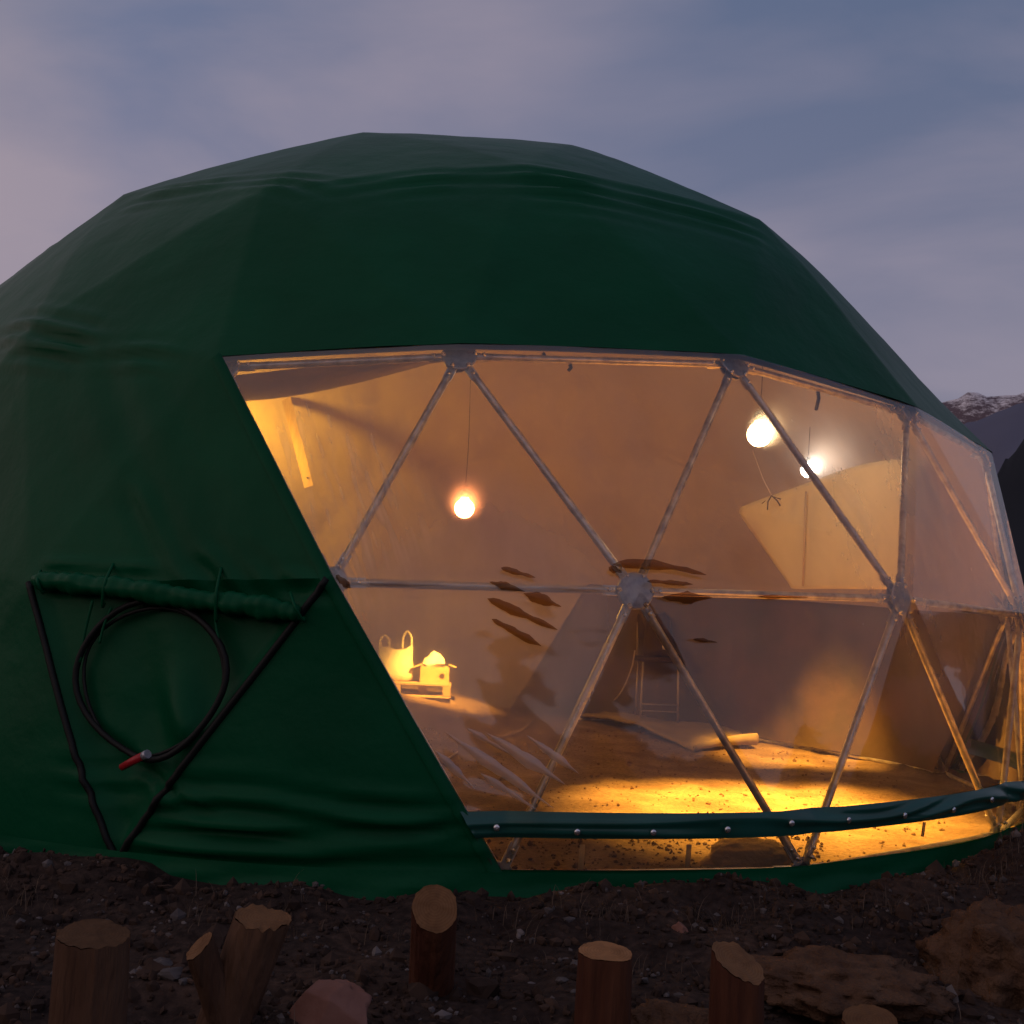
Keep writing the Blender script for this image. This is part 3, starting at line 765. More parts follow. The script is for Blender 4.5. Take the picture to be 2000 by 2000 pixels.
V, T, tt = gather(low, NW, (T2, T3))
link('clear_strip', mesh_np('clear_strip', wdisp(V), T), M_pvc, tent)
# green band with loose folds
V, T, tt = gather(low, NW, (T1, T2))
Nn = radial(V); th = np.arctan2(V[:, 1], V[:, 0])
q = (tt-T1)/(T2-T1)
h = 0.012+0.020*np.sin(math.pi*np.clip(q, 0, 1))+0.014*np.sin(2*math.pi*(q*1.6+1.1*vnoise(xyz(th*5, q*0.7), 95)))*np.sin(math.pi*np.clip(q, 0, 1))
link('window_band', mesh_np('window_band', sph(V)+Nn*(SKIN+h)[:, None], T), M_band, tent)
V, T, tt = gather(low, NC, (T3, 1.01))
link('window_hem', mesh_np('window_hem', displace(V, SKIN), T), M_cover, tent)
# grommets on the band and tapes below it
gb = bpy.data.objects['window_band']
for (x, y) in ((935, 1557), (1082, 1563), (1217, 1562), (1352, 1557), (1480, 1549), (1590, 1544), (1681, 1533), (1765, 1522), (1845, 1505)):
    p, nn = on_skin(x*k_, y*k_, SKIN+0.040); mb = MB()
    mb.lathe(tuple(p), [(0.014, -0.006), (0.015, 0.002), (0.011, 0.006), (0.005, 0.007)], 14, tuple(nn)); mb.build('grommet', M_bolt, gb)
for (x, y0, y1) in ((1091, 1586, 1634), (1281, 1584, 1626), (1712, 1545, 1572)):
    p, nn = on_skin(x*k_, y0*k_, SKIN-0.006); q, _ = on_skin(x*k_-3, y1*k_, SKIN-0.006)
    d = Vector(q-p); L = d.length; d.normalize(); s = Vector(nn).cross(d)
    rot = Matrix((tuple(s), tuple(nn), tuple(d))).transposed(); mb = MB()
    mb.box(tuple((Vector(p)+Vector(q))/2), (0.024, 0.003, L), rot); mb.build('strap', M_tape, tent)

# lining, hung inside the tubes
lin_f = []
for f in cover_f:
    if any(v in BASEK for v in f):
        az_i = [keys[v][1] for v in f]
        if min(az_i) >= 7 or (0 in az_i and max(az_i) >= 13): lin_f.append(f)
    else: lin_f.append(f)
low_f = [f for f in cover_f if f not in lin_f]
low_in = [f for f in low_f if 4 <= min(keys[v][1] for v in f) < 12]
V, T, tt = gather(lin_f, 26)
Nn = radial(V); h = 0.03*fbm(V*1.1, 120, 3)+0.012*fbm(V*np.array([4., 4., 0.8]), 121, 2)
edge_pts = [nd('B', 0), nd('M', 0), nd('A', 0), nd('A', 1), nd('A', 2), nd('A', 3), nd('A', 4), nd('M', 4), nd('B', 4)]
dist = np.full(len(V), 9.0)
for p, q in zip(edge_pts[:-1], edge_pts[1:]):
    e = q-p; s = np.clip(((V-p)@e)/(e@e), 0, 1); dist = np.minimum(dist, np.linalg.norm(V-p-s[:, None]*e, axis=1))
tap = sstep(0.02, 0.55, dist)
V = sph(V)-Nn*((0.125+0.05*sstep(2.4, 3.4, V[:, 2])+h)*tap-0.012*(1-tap))[:, None]
link('lining', mesh_np('lining', V, T[:, ::-1]), M_lining, tent)
V, T, tt = gather(low_f, 16)
Nn = radial(V); V = sph(V)+Nn*(0.030+0.008*fbm(V*1.5, 125, 3))[:, None]
link('lower_lining', mesh_np('lower_lining', V, T[:, ::-1]), M_lowlin, tent)
V, T, tt = gather(low_in, 16)
Nn = radial(V); V = sph(V)-Nn*(0.105+0.02*fbm(V*1.2, 126, 3))[:, None]
link('lower_lining', mesh_np('lower_lining', V, T[:, ::-1]), M_lowlin, tent)
# ------------------------------------------------------------------ lamps inside the dome
LC = (1.0, 0.47, 0.07)
def bulb(px, py, Y, r, st, label, cord_up=0.5, globe_col=LC, power=0, spot=None, tilt=(0, 0, 0)):
    p = at(px, py, Y)
    t = thing('light_bulb', label, 'light bulb', tuple(p), 'bare bulbs hanging inside the dome')
    mb = MB(); mb.lathe((0, 0, 0), [(0.001, -r)]+[(r*math.sin(a), -r*math.cos(a)) for a in np.linspace(0.3, 2.5, 10)]+[(r*0.42, r*0.95), (r*0.38, r*1.15)], 20)
    mb.build('glass_globe', emis('bulb_glow', globe_col, st), t)
    mb = MB(); mb.lathe((0, 0, 0), [(r*0.46, r*1.12), (r*0.46, r*1.7), (r*0.25, r*1.95)], 16); mb.build('socket', M_black, t)
    mb = MB(); mb.tube(crom([(0, 0, r*1.9), (0.01, 0, cord_up*0.5), (0, 0.02, cord_up)], 6), 0.0025, 6); mb.build('cord', M_black, t)
    if spot:
        l = bpy.data.lights.new('floor_pool_spot', 'SPOT'); l.energy = spot[0]; l.spot_size = R(spot[1]); l.spot_blend = 0.9; l.color = LC; l.shadow_soft_size = 0.05  # spot added under the bare globe to make a pool on the floor
        o = bpy.data.objects.new('floor_pool_spot', l); COL.objects.link(o); o.parent = t; o.location = (0, 0, -r-0.03); o.rotation_euler = tilt
    return p
bulb(1483, 849, -0.4, 0.090, 46, 'brightest round bulb hanging inside the dome at upper right of the clear front', 1.0, (1, 0.66, 0.32), spot=(4200, 66), tilt=(R(-19), 0, 0))
bulb(907, 993, 1.6, 0.088, 62, 'round orange bulb hanging alone in the middle left of the clear front', 1.2, (1, 0.29, 0.085), spot=(1100, 38), tilt=(R(36), 0, R(8)))
bulb(1578, 919, 0.9, 0.060, 44, 'smaller white bulb crossed by a tube, lower right of the brightest bulb', 1.2, (1, 0.86, 0.72), spot=(1500, 44), tilt=(R(14), 0, R(-12)))
bulb(468, 905, 2.0, 0.075, 420, 'bulb hidden behind the green cover left of the clear front', 0.6, (1, 0.50, 0.04))

# ------------------------------------------------------------------ things on the floor inside
def gnd(px, py, dz=0):
    p = onground(px, py, 0.0)
    for _ in range(6): p = onground(px, py, gz(p[0], p[1])+dz)
    return p
# rolled ground mat
a, b_, c, d = gnd(1125, 1404), gnd(1290, 1380), gnd(1478, 1432), gnd(1355, 1472)
mat_t = thing('ground_mat', 'beige foam mat lying on the earth floor with its right end rolled up', 'mat', (0, 0, 0))
nu, nv = 44, 16; V = []
for i in range(nu+1):
    s = i/nu
    e0 = a+(d-a)*s; e1 = b_+(c-b_)*s
    for j in range(nv+1):
        t = j/nv; p = e0+(e1-e0)*t
        p[2] = gz(p[0], p[1])+0.035+0.05*math.sin(math.pi*min(1, s*1.1))*(1-t*0.5)+0.012*math.sin(5*s+4*t)
        V.append(p)
dirn = (c-b_)/np.linalg.norm(c-b_)
cc = c-d; cc = cc/np.linalg.norm(cc)
base_n = len(V)
# curled end
rows = []
for k in range(1, 16):
    ang = k/15*math.pi*1.45; rr1 = 0.045*(1-0.25*k/15)
    for j in range(nv+1):
        t = j/nv; p0 = V[nu*(nv+1)+j].copy()
        grow = 0.45+0.75*t
        p0 = p0+dirn*math.sin(ang)*rr1*grow; p0[2] += (1-math.cos(ang))*rr1*grow
        rows.append(p0)
V = np.array(V+rows); n1 = nv+1; tot = nu+1+15
ii = np.arange(tot*n1).reshape(tot, n1)
F = np.stack([ii[:-1, :-1].ravel(), ii[1:, :-1].ravel(), ii[1:, 1:].ravel(), ii[:-1, 1:].ravel()], 1)
M_mat = mat('beige_foam', (0.34, 0.27, 0.16), 0.85, spec=0.15, noise=(2.5, (0.28, 0.22, 0.13), 0.4, 0.7), bump=(50, 0.3, 0.004))
o = link('foam_sheet', mesh_np('foam_sheet', V, F), M_mat, mat_t)
md = o.modifiers.new('thick', 'SOLIDIFY'); md.thickness = 0.022; md.offset = 0

# stool with thin metal legs against the back wall
M_legs = mat('pale_metal_leg', (0.50, 0.42, 0.36), 0.45, metal=0.4)
M_dark = mat('dark_fabric', (0.045, 0.022, 0.016), 0.8)
p0 = gnd(1244, 1372); p1 = gnd(1318, 1370)
Yc = 3.0
p0 = at(1246, 1373, Yc); p1 = at(1319, 1371, Yc); zf = gz((p0[0]+p1[0])/2, Yc)
ch = thing('folding_chair', 'small dark chair with thin pale legs at the back of the dome', 'chair', (float((p0[0]+p1[0])/2), Yc, zf))
w = float(p1[0]-p0[0])/2; hs = float(at(1260, 1290, Yc)[2]-zf)
for sx_, sy_ in ((-1, -1), (1, -1), (-1, 1), (1, 1)):
    mb = MB(); mb.tube([(sx_*w, sy_*0.17, 0), (sx_*w*0.93, sy_*0.15, hs)], 0.011, 8); mb.build('leg', M_legs, ch)
for z in (0.36, 0.26):
    mb = MB(); mb.tube([(-w, -0.17, z*hs), (w, -0.17, z*hs)], 0.006, 6); mb.build('crossbar', M_legs, ch)
mb = MB(); mb.box((0, 0, hs+0.02), (2*w+0.04, 0.36, 0.045), jit=0.006); mb.build('seat', M_dark, ch)
mb = MB(); mb.box((0, 0.18, hs+0.36), (2*w, 0.03, 0.30), Matrix.Rotation(R(-10), 3, 'X'), jit=0.01); mb.build('backrest', M_dark, ch)
for s in (-1, 1):
    mb = MB(); mb.tube([(s*w, 0.16, hs), (s*w*0.98, 0.22, hs+0.52)], 0.011, 8); mb.build('back_post', M_legs, ch)
cl = thing('bundled_jacket', 'dark jacket heaped on the chair at the back', 'jacket', (ch.location[0], Yc, zf+hs+0.045))
mb = MB(); mb.lathe((0, 0, 0), [(0.02, 0), (0.15, 0.01), (0.17, 0.09), (0.13, 0.20), (0.10, 0.34), (0.05, 0.44), (0.01, 0.46)], 26)
V = np.array(mb.v); V *= (1+0.22*fbm(V*9, 61, 3))[:, None]; me = mb.mesh('cloth'); me.vertices.foreach_set('co', V.ravel()); me.update()
link('cloth', me, M_dark, cl)
mb = MB(); mb.lathe((0.02, -0.14, 0.10), [(0.003, -0.03), (0.024, -0.018), (0.030, 0), (0.024, 0.018), (0.003, 0.03)], 14); mb.build('pale_button', M_sheet, cl)

# pallet with a carrier bag and a box, far left
Yp = 2.75
q0 = at(768, 1352, Yp); q1 = at(880, 1352, Yp); zf = gz(float(q0[0]+q1[0])/2, Yp)
Lp = float(q1[0]-q0[0]); hp = Lp*0.235
pal = thing('pallet', 'small wooden pallet crate on the floor against the far wall', 'pallet', (float(q0[0]+q1[0])/2, Yp, zf-0.006))
M_pal = mat('pallet_pine', (0.55, 0.40, 0.22), 0.8, spec=0.2, noise=(7, (0.42, 0.29, 0.15), 0.35, 0.7), stretch=(0.6, 6, 6))
for k in range(5):
    mb = MB(); mb.box((0, -0.19+k*0.095, hp-0.009), (Lp, 0.075, 0.018), jit=0.002); mb.build('deck_board', M_pal, pal, smooth=False)
for k in range(3):
    mb = MB(); mb.box((0, -0.19+k*0.19, 0.009), (Lp, 0.075, 0.018), jit=0.002); mb.build('bottom_board', M_pal, pal, smooth=False)
for x in (-1, 0.02, 1):
    for y in (-0.19, 0, 0.19):
        if x == 0.02 and y < 0: continue
        mb = MB(); mb.box((x*(Lp/2-0.04), y, hp/2), (0.075, 0.075, hp-0.038), jit=0.002); mb.build('block', M_pal, pal, smooth=False)
top = pal.location[2]+hp
M_bag = mat('thin_white_plastic', (0.82, 0.80, 0.62), 0.5, spec=0.4, bump=(14, 0.6, 0.02))
bag = thing('carrier_bag', 'white plastic carrier bag with loop handles standing on the pallet', 'bag', (float(at(773, 1300, Yp)[0]), Yp, top))
hb = 0.36
prof = []
nb_ = 28
def ring(z, wx, wy, n=nb_): return [(wx*math.copysign(abs(math.cos(t))**0.7, math.cos(t)), wy*math.copysign(abs(math.sin(t))**0.7, math.sin(t)), z) for t in np.linspace(0, 2*math.pi, n, endpoint=False)]
V = []; zs = [0, 0.02, 0.07, 0.14, 0.20, 0.26, 0.30]
for z, wx, wy in zip(zs, (0.13, 0.165, 0.178, 0.17, 0.165, 0.165, 0.168), (0.07, 0.095, 0.10, 0.09, 0.07, 0.045, 0.03)): V += ring(z, wx, wy)
V = np.array(V); V[:, :2] *= (1+0.07*fbm(V*22, 77, 2))[:, None]
ii = np.arange(len(V)).reshape(-1, nb_); F = np.stack([ii[:-1].ravel(), np.roll(ii, -1, 1)[:-1].ravel(), np.roll(ii, -1, 1)[1:].ravel(), ii[1:].ravel()], 1)
# uneven mouth of the bag
m_ = V[:, 2] > 0.29; V[m_, 2] += 0.05*np.abs(V[m_, 0]/0.17)**1.5+0.012*np.sin(V[m_, 0]*60)
link('bag_body', mesh_np('bag_body', V, F), M_bag, bag)
for x, hgt in ((-0.115, 0.10), (0.10, 0.15)):
    for y in (-0.015, 0.015):
        mb = MB(); w_ = 0.042
        P = crom([(x-w_, y, 0.31), (x-w_*0.95, y, 0.33+hgt*0.6), (x, y*0.5, 0.33+hgt), (x+w_*0.95, y, 0.33+hgt*0.6), (x+w_, y, 0.31)], 7)
        mb.tube(P, [0.012]*len(P), 6); mb.build('handle', M_bag, bag)
bx = thing('open_box', 'pale open cardboard box on the right end of the pallet', 'box', (float(at(850, 1300, Yp)[0]), Yp, top))
M_card = mat('pale_cardboard', (0.58, 0.46, 0.22), 0.8, spec=0.2, noise=(12, (0.48, 0.36, 0.17), 0.4, 0.7))
bw, bd, bh = 0.27, 0.22, 0.155
for nme, c_, s_ in (('side', (0, -bd/2, bh/2), (bw, 0.005, bh)), ('side', (0, bd/2, bh/2), (bw, 0.005, bh)), ('side', (-bw/2-.003, 0, bh/2), (0.005, bd, bh)), ('side', (bw/2+.003, 0, bh/2), (0.005, bd, bh)), ('base', (0, 0, 0.004), (bw-0.01, bd-0.01, 0.005))):
    mb = MB(); mb.box(c_, s_); mb.build(nme, M_card, bx, smooth=False)
mb = MB(); mb.box((bw/2+0.035, 0, bh+0.01), (0.08, bd, 0.004), Matrix.Rotation(R(18), 3, 'Y')); mb.build('flap', M_card, bx, smooth=False)
mb = MB(); mb.box((-bw/2-0.05, 0, bh-0.005), (0.12, bd, 0.004), Matrix.Rotation(R(-20), 3, 'Y')); mb.build('flap', M_card, bx, smooth=False)
mb = MB(); mb.lathe((0.07, -bd/2-0.004, 0.07), [(0.026, -0.002), (0.026, 0.002)], 16, (0, -1, 0)); mb.build('round_mark', M_dark, bx)
cr = thing('crumpled_paper', 'bright white crumpled paper sticking out of the box on the pallet', 'paper', (bx.location[0]-0.01, Yp, top+bh-0.04))
mb = MB(); mb.lathe((0, 0, 0), [(0.02, 0), (0.09, 0.02), (0.11, 0.06), (0.09, 0.11), (0.05, 0.15), (0.01, 0.16)], 18)
V = np.array(mb.v); V *= (1+0.3*fbm(V*16, 15, 2))[:, None]; V[:, 2] = np.maximum(V[:, 2], 0)
me = mb.mesh('paper', False); me.vertices.foreach_set('co', V.ravel()); me.update()
link('paper_wad', me, mat('white_paper', (0.85, 0.85, 0.83), 0.7), cr)

# cables on the floor
M_cable = mat('white_cable', (0.62, 0.52, 0.45), 0.5)
def cable(pix, label, r=0.008, pts3=None):
    P = pts3 if pts3 else [tuple(gnd(x, y, 0.012)) for x, y in pix]
    mb = MB(); mb.tube(crom(P, 10), r, 6); o = mb.build('power_cable', M_cable, None); o['label'] = label; o['category'] = 'cable'; o['group'] = 'thin cables inside the dome'
cable([(850, 1492), (880, 1478), (925, 1450), (975, 1440), (1020, 1425), (1050, 1398), (1080, 1382)], 'thin pale cable snaking over the earth floor left of the mat')
pz = [tuple(gnd(1160, 1382, 0.012)), tuple(gnd(1180, 1380, 0.012))]+[tuple(at(x, y, 3.0)) for x, y in ((1205, 1362), (1222, 1335), (1235, 1300), (1240, 1270))]
cable(None, 'thin pale cable rising from the floor up beside the chair', pts3=pz)

# small timber offcut on the floor near the left edge of the clear front
p = gnd(862, 1494); of = thing('timber_offcut', 'short split stick of firewood on the floor beside the cable', 'wood', (float(p[0]), float(p[1]), float(p[2])+0.02))
mb = MB(); mb.tube([(-0.10, 0.02, 0.01), (0.0, 0, 0.012), (0.10, -0.03, 0.0)], [0.022, 0.028, 0.02], 8); mb.build('stick', M_wood, of)

# lit plank leaning in the upper left, behind the clear front
a0, a1 = at(556, 765, 2.45), at(600, 938, 2.35)
pk = thing('hanging_batten', 'pale timber batten hanging slanted in the lit upper left corner', 'batten', tuple((a0+a1)/2))
d = Vector(a1-a0); L = d.length*1.15; d.normalize(); sx0 = Vector((0, 1, 0)).cross(d).normalized(); rot = Matrix((tuple(sx0), tuple(d.cross(sx0)), tuple(d))).transposed()
mb = MB(); mb.box((0, 0, 0), (0.085, 0.022, L), rot, 0.002); mb.build('batten', M_plank, pk, smooth=False)
mb = MB(); mb.lathe(tuple(d*(L/2-0.09)+Vector((0.01, -0.018, 0))), [(0.010, -0.004), (0.010, 0.004)], 8, (0, -1, 0)); mb.build('knot', M_dark, pk)

# pale sheet hung across the right side of the interior
C1 = [(1447, 1000), (1449, 992), (1458, 987), (1500, 971), (1572, 946), (1640, 921), (1700, 905), (1762, 898), (1768, 925), (1768, 980), (1766, 1060), (1764, 1140), (1755, 1150), (1700, 1151), (1620, 1150), (1552, 1150), (1540, 1140), (1500, 1083), (1452, 1012)]
sh = thing('hanging_sheet', 'pale fabric sheet with a rounded corner hung inside on the right', 'sheet', tuple(at(1600, 950, 0.4)))
cen = at(1620, 1040, 1.3-2.3*(1620-1446)/400); org = np.array(sh.location)
ring0 = [np.array(tuple(q)) for q in crom([tuple(at(x, y, 1.3-2.3*(x-1446)/400)) for x, y in C1], 3, closed=True)]
V = []; m = len(ring0); K = 14
for k in range(K+1):
    s = k/K
    for p in ring0: V.append(cen+(p-cen)*s)
V = np.array(V); V[:, 1] += 0.05*fbm(V*1.3, 200, 3)
lift = np.linalg.norm(V-cen, axis=1); V = V-org
ii = np.arange((K+1)*m).reshape(K+1, m); F = np.stack([ii[:-1].ravel(), ii[1:].ravel(), np.roll(ii, -1, 1)[1:].ravel(), np.roll(ii, -1, 1)[:-1].ravel()], 1)
o = link('fabric', mesh_np('fabric', V, F), M_sheet, sh); md = o.modifiers.new('thick', 'SOLIDIFY'); md.thickness = 0.012
s0, s1 = at(1574, 960, 0.50), at(1568, 1145, 0.50)
mb = MB(); mb.tube([tuple(s0-org), tuple((s0+s1)/2-org), tuple(s1-org)], 0.009, 6); mb.build('seam', M_cable, sh)
# drooping valance of liner at the upper left of the window
V = []; top_ = crom([tuple(at(x, y, -1.3)) for x, y in ((440, 735), (560, 722), (700, 708), (860, 700))], 8); bot_ = crom([tuple(at(x, y, -1.25)) for x, y in ((440, 786), (560, 776), (700, 748), (860, 706))], 8)
for s in np.linspace(0, 1, 5):
    for a_, b2 in zip(top_, bot_): p = a_+(b2-a_)*s; V.append((p.x, p.y-0.05*math.sin(s*3), p.z))
m = len(top_); ii = np.arange(5*m).reshape(5, m); F = np.stack([ii[:-1, :-1].ravel(), ii[1:, :-1].ravel(), ii[1:, 1:].ravel(), ii[:-1, 1:].ravel()], 1)
link('valance', mesh_np('valance', V, F), M_lining, tent, label='drooping edge of the inner lining')
# dangling twig-like tie on the right
tie = thing('dangling_tie', 'dark frayed tie dangling in front of the pale sheet', 'tie', tuple(at(1507, 970, 0.75)))
o0 = np.array(tie.location)
for pp in (((1507, 968), (1500, 980), (1499, 996)), ((1507, 968), (1518, 978), (1524, 988)), ((1495, 978), (1488, 984)), ((1510, 970), (1525, 975)), ((1470, 880), (1490, 935), (1507, 968))):
    mb = MB(); mb.tube([tuple(at(x, y, 0.75)-o0) for x, y in pp], 0.006 if len(pp) > 2 and pp[0][0] > 1480 else 0.004, 5); mb.build('strand', M_dark if pp[0][1] > 900 else M_cable, tie)
for (x, y0, y1) in ((1597, 757, 800), (1113, 712, 724), (1061, 690, 700)):
    p, q = on_skin(x, y0, -0.02)[0], on_skin(x-3, y1, -0.03)[0]
    mb = MB(); mb.tube([tuple(p), tuple((p+q)/2+[0.01, 0, 0]), tuple(q)], 0.010, 6); mb.build('hanging_strap', M_black, tent)

# ------------------------------------------------------------------ black hose loop hung in the side door
hl = thing('hose_loop', 'black hose loop hung in the side door with a red taped end', 'hose', (0, 0, 0))
C = []
for t in np.linspace(0, 2*math.pi, 40, endpoint=False):
    x = 297+136*math.cos(t)+7*math.sin(2*t)+3*math.sin(3*t+1); y = 1283-143*math.sin(t)+4*math.sin(3*t)
    C.append(on_skin(x*k_, y*k_, 0.075+0.01*math.sin(3*t))[0])
mb = MB(); mb.tube([tuple(p) for p in C], 0.015, 10, closed=True); mb.build('hose', M_black, hl)
C = []
for t in np.linspace(0, 2*math.pi, 36, endpoint=False):
    x = 299+129*math.cos(t)+8*math.sin(2*t+.5); y = 1287-137*math.sin(t)+5*math.cos(3*t); C.append(tuple(on_skin(x*k_, y*k_, 0.060)[0]))
mb = MB(); mb.tube(C, 0.009, 8, closed=True); mb.build('hose', M_black, hl)
M_red = mat('red_tape', (0.42, 0.012, 0.02), 0.45)
mb = MB(); mb.tube([tuple(on_skin(x*k_, y*k_, 0.10)[0]) for x, y in ((287, 1421), (262, 1433), (239, 1445))], [0.019, 0.019, 0.017], 10); mb.build('red_tip', M_red, hl)
mb = MB(); p = on_skin(293*k_, 1419*k_, 0.105)[0]; q = on_skin(285*k_, 1423*k_, 0.10)[0]; mb.tube([tuple(p), tuple(q)], 0.021, 10); mb.build('collar', M_plate, hl)
for (x0, y0, x1, y1, r) in ((187, 1135, 165, 1250, .008), (222, 1148, 200, 1215, .007), (413, 1150, 424, 1220, .007)):
    C = [tuple(on_skin(x*k_, y*k_, 0.085)[0]) for x, y in ((x0, y0), ((x0+x1)/2-3, (y0+y1)/2), (x1, y1))]
    mb = MB(); mb.tube(crom(C, 5), r, 6); mb.build('tie_cord', M_cover, hl)

# ------------------------------------------------------------------ posts and stumps in the foreground
def post(name, label, cat, base, topc, r, cutn, bark, group='short wooden posts standing in the foreground soil', taper=0.92, seed=0, wob=0.07, rag=0.0):
    """a log from base to topc (world), its cut face normal cutn"""
    t = thing(name, label, cat, tuple(base), group)
    base = np.array(base); ax = np.array(topc)-base; L = np.linalg.norm(ax); ax = ax/L
    cn = np.array(cutn, float); cn /= np.linalg.norm(cn)
    e1 = np.cross(ax, (0, 1, 0)); e1 /= np.linalg.norm(e1); e2 = np.cross(ax, e1)
    n = 96; m = 30; th = np.linspace(0, 2*math.pi, n, endpoint=False)
    prof = 1+wob*fbm(np.stack([np.cos(th)*1.3, np.sin(th)*1.3, 0*th+seed*3.1], 1), 5+seed, 3)
    V = []; end = None
    for k in range(m+1):
        s = k/m; rr2 = r*(1+(taper-1)*s)*prof*(1+0.030*fbm(np.stack([np.cos(th)*9, np.sin(th)*9, 0*th+s*1.6], 1), 75+seed, 3))*(1+0.02*fbm(np.stack([np.cos(th)*4, np.sin(th)*4, 0*th+s*5], 1), 15+seed, 3))
        off = (e1[None]*np.cos(th)[:, None]+e2[None]*np.sin(th)[:, None])*rr2[:, None]
        # height at which each generator line meets the cut plane
        hcut = L-(off@cn)/(ax@cn)
        hh = -0.25+(hcut+0.25)*s
        if rag and k == m: hh = hh+rag*fbm(np.stack([np.cos(th)*5, np.sin(th)*5, 0*th], 1), 25+seed, 3)
        P = off+ax[None]*hh[:, None]; V.append(P); end = P
    V = np.concatenate(V); ii = np.arange(n*(m+1)).reshape(m+1, n)
    F = np.stack([ii[:-1].ravel(), np.roll(ii, -1, 1)[:-1].ravel(), np.roll(ii, -1, 1)[1:].ravel(), ii[1:].ravel()], 1)
    link('bark', mesh_np('bark', V, F), bark, t)
    cen = end.mean(0); V = [cen+cn*0.002]
    Rg = 7
    for k in range(1, Rg+1):
        s = k/Rg; ht = ((end-cen)@cn)[:, None]*cn; P = cen+(end-cen-ht)*s*0.995+ht*s**6+cn*0.002
        P = P+cn*(0.0022*fbm(P*60, 3, 2))[:, None]+(cn*rag*0.5*fbm(P*22, 4, 2)[:, None] if rag else 0)
        V += list(P)
    F = [(0, 1+j, 1+(j+1) % n) for j in range(n)]
    for k in range(Rg-1):
        for j in range(n):
            a, b, c, d = 1+k*n+j, 1+k*n+(j+1) % n, 1+(k+1)*n+(j+1) % n, 1+(k+1)*n+j
            F += [(a, d, c), (a, c, b)]
    m_ = ring_wood(tuple(cen), seed, tuple(cn))
    link('cut_face', mesh_np('cut_face', np.array(V), np.array(F)), m_, t)
    return t
def ring_wood(c, seed, cn):
    fk_ = {1: 0.42, 2: 0.85, 6: 0.75, 8: 0.9, 3: 1.35, 5: 0.6}.get(seed, 0.85)  # tone per post; shadow on the far left top is put into colour
    m = bpy.data.materials.new('cut_wood_rings'); m.use_nodes = True; t = m.node_tree; b = t.nodes['Principled BSDF']; b.inputs['Roughness'].default_value = 0.8; b.inputs['Specular IOR Level'].default_value = 0.2
    co = t.nodes.new('ShaderNodeTexCoord'); mp = t.nodes.new('ShaderNodeMapping'); mp.inputs['Location'].default_value = tuple(-x for x in c)
    t.links.new(co.outputs['Object'], mp.inputs[0])
    wv = t.nodes.new('ShaderNodeTexWave'); wv.wave_type = 'RINGS'; wv.rings_direction = 'SPHERICAL'; wv.inputs['Scale'].default_value = 34; wv.inputs['Distortion'].default_value = 2.5; wv.inputs['Detail'].default_value = 3
    t.links.new(mp.outputs[0], wv.inputs[0])
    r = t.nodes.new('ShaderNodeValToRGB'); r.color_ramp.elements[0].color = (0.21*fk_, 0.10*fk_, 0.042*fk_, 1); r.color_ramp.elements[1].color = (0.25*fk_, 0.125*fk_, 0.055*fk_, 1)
    t.links.new(wv.outputs[0], r.inputs[0])
    nz = t.nodes.new('ShaderNodeTexNoise'); nz.inputs['Scale'].default_value = 18; nz.inputs['Detail'].default_value = 5; t.links.new(co.outputs['Object'], nz.inputs['Vector'])
    mx = t.nodes.new('ShaderNodeMix'); mx.data_type = 'RGBA'; mx.blend_type = 'MULTIPLY'; mx.inputs[0].default_value = 0.6
    r2 = t.nodes.new('ShaderNodeValToRGB'); r2.color_ramp.elements[0].position = 0.3; r2.color_ramp.elements[0].color = (0.5, 0.45, 0.42, 1); r2.color_ramp.elements[1].position = 0.6
    t.links.new(nz.outputs[0], r2.inputs[0]); t.links.new(r.outputs[0], mx.inputs[6]); t.links.new(r2.outputs[0], mx.inputs[7]); t.links.new(mx.outputs[2], b.inputs['Base Color'])
    return m
def place(px, py, Y):
    """top centre of a post seen at a pixel, standing at world depth Y"""
    p = at(px, py, Y); return p
def stump(label, px, py, Y, wpx, cutn, bark, lean=0.0, leany=0.0, **k):
    tp = place(px, py, Y); r = wpx/FPX*(Y-CAM[1])/2
    bz = gz(tp[0]+lean, Y+leany)
    return post('wooden_post', label, 'wooden post', (tp[0]+lean, Y+leany, bz), tp, r, cutn, bark, **k)
k = 2000/1932
stump('thick pale post at the far left whose flat top sinks into shadow', 178*k, 1762*k, -5.9, 138*k, (0.05, -0.12, 1), M_bark, seed=1, rag=0.004)
stump('middle post with a slanted round cut face turned to the viewer', 820*k, 1712*k, -5.30, 88*k, (0.06, -0.82, 0.60), M_barered, seed=2, taper=0.97, leany=0.17)
stump('post with a bright flat orange sawn top, right of the middle', 1142*k, 1796*k, -5.55, 106*k, (0.03, -0.08, 1), M_barered, lean=0.0, seed=3)
stump('right post with a slanting cut and a splintered tip', 1393*k, 1815*k, -5.65, 104*k, (0.34, -0.36, 0.85), M_barered, seed=4, rag=0.003)
stump('low post whose top just shows at the bottom edge on the right', 1640*k, 1925*k, -5.75, 110*k, (-0.1, -0.25, 1), M_barered, seed=5)
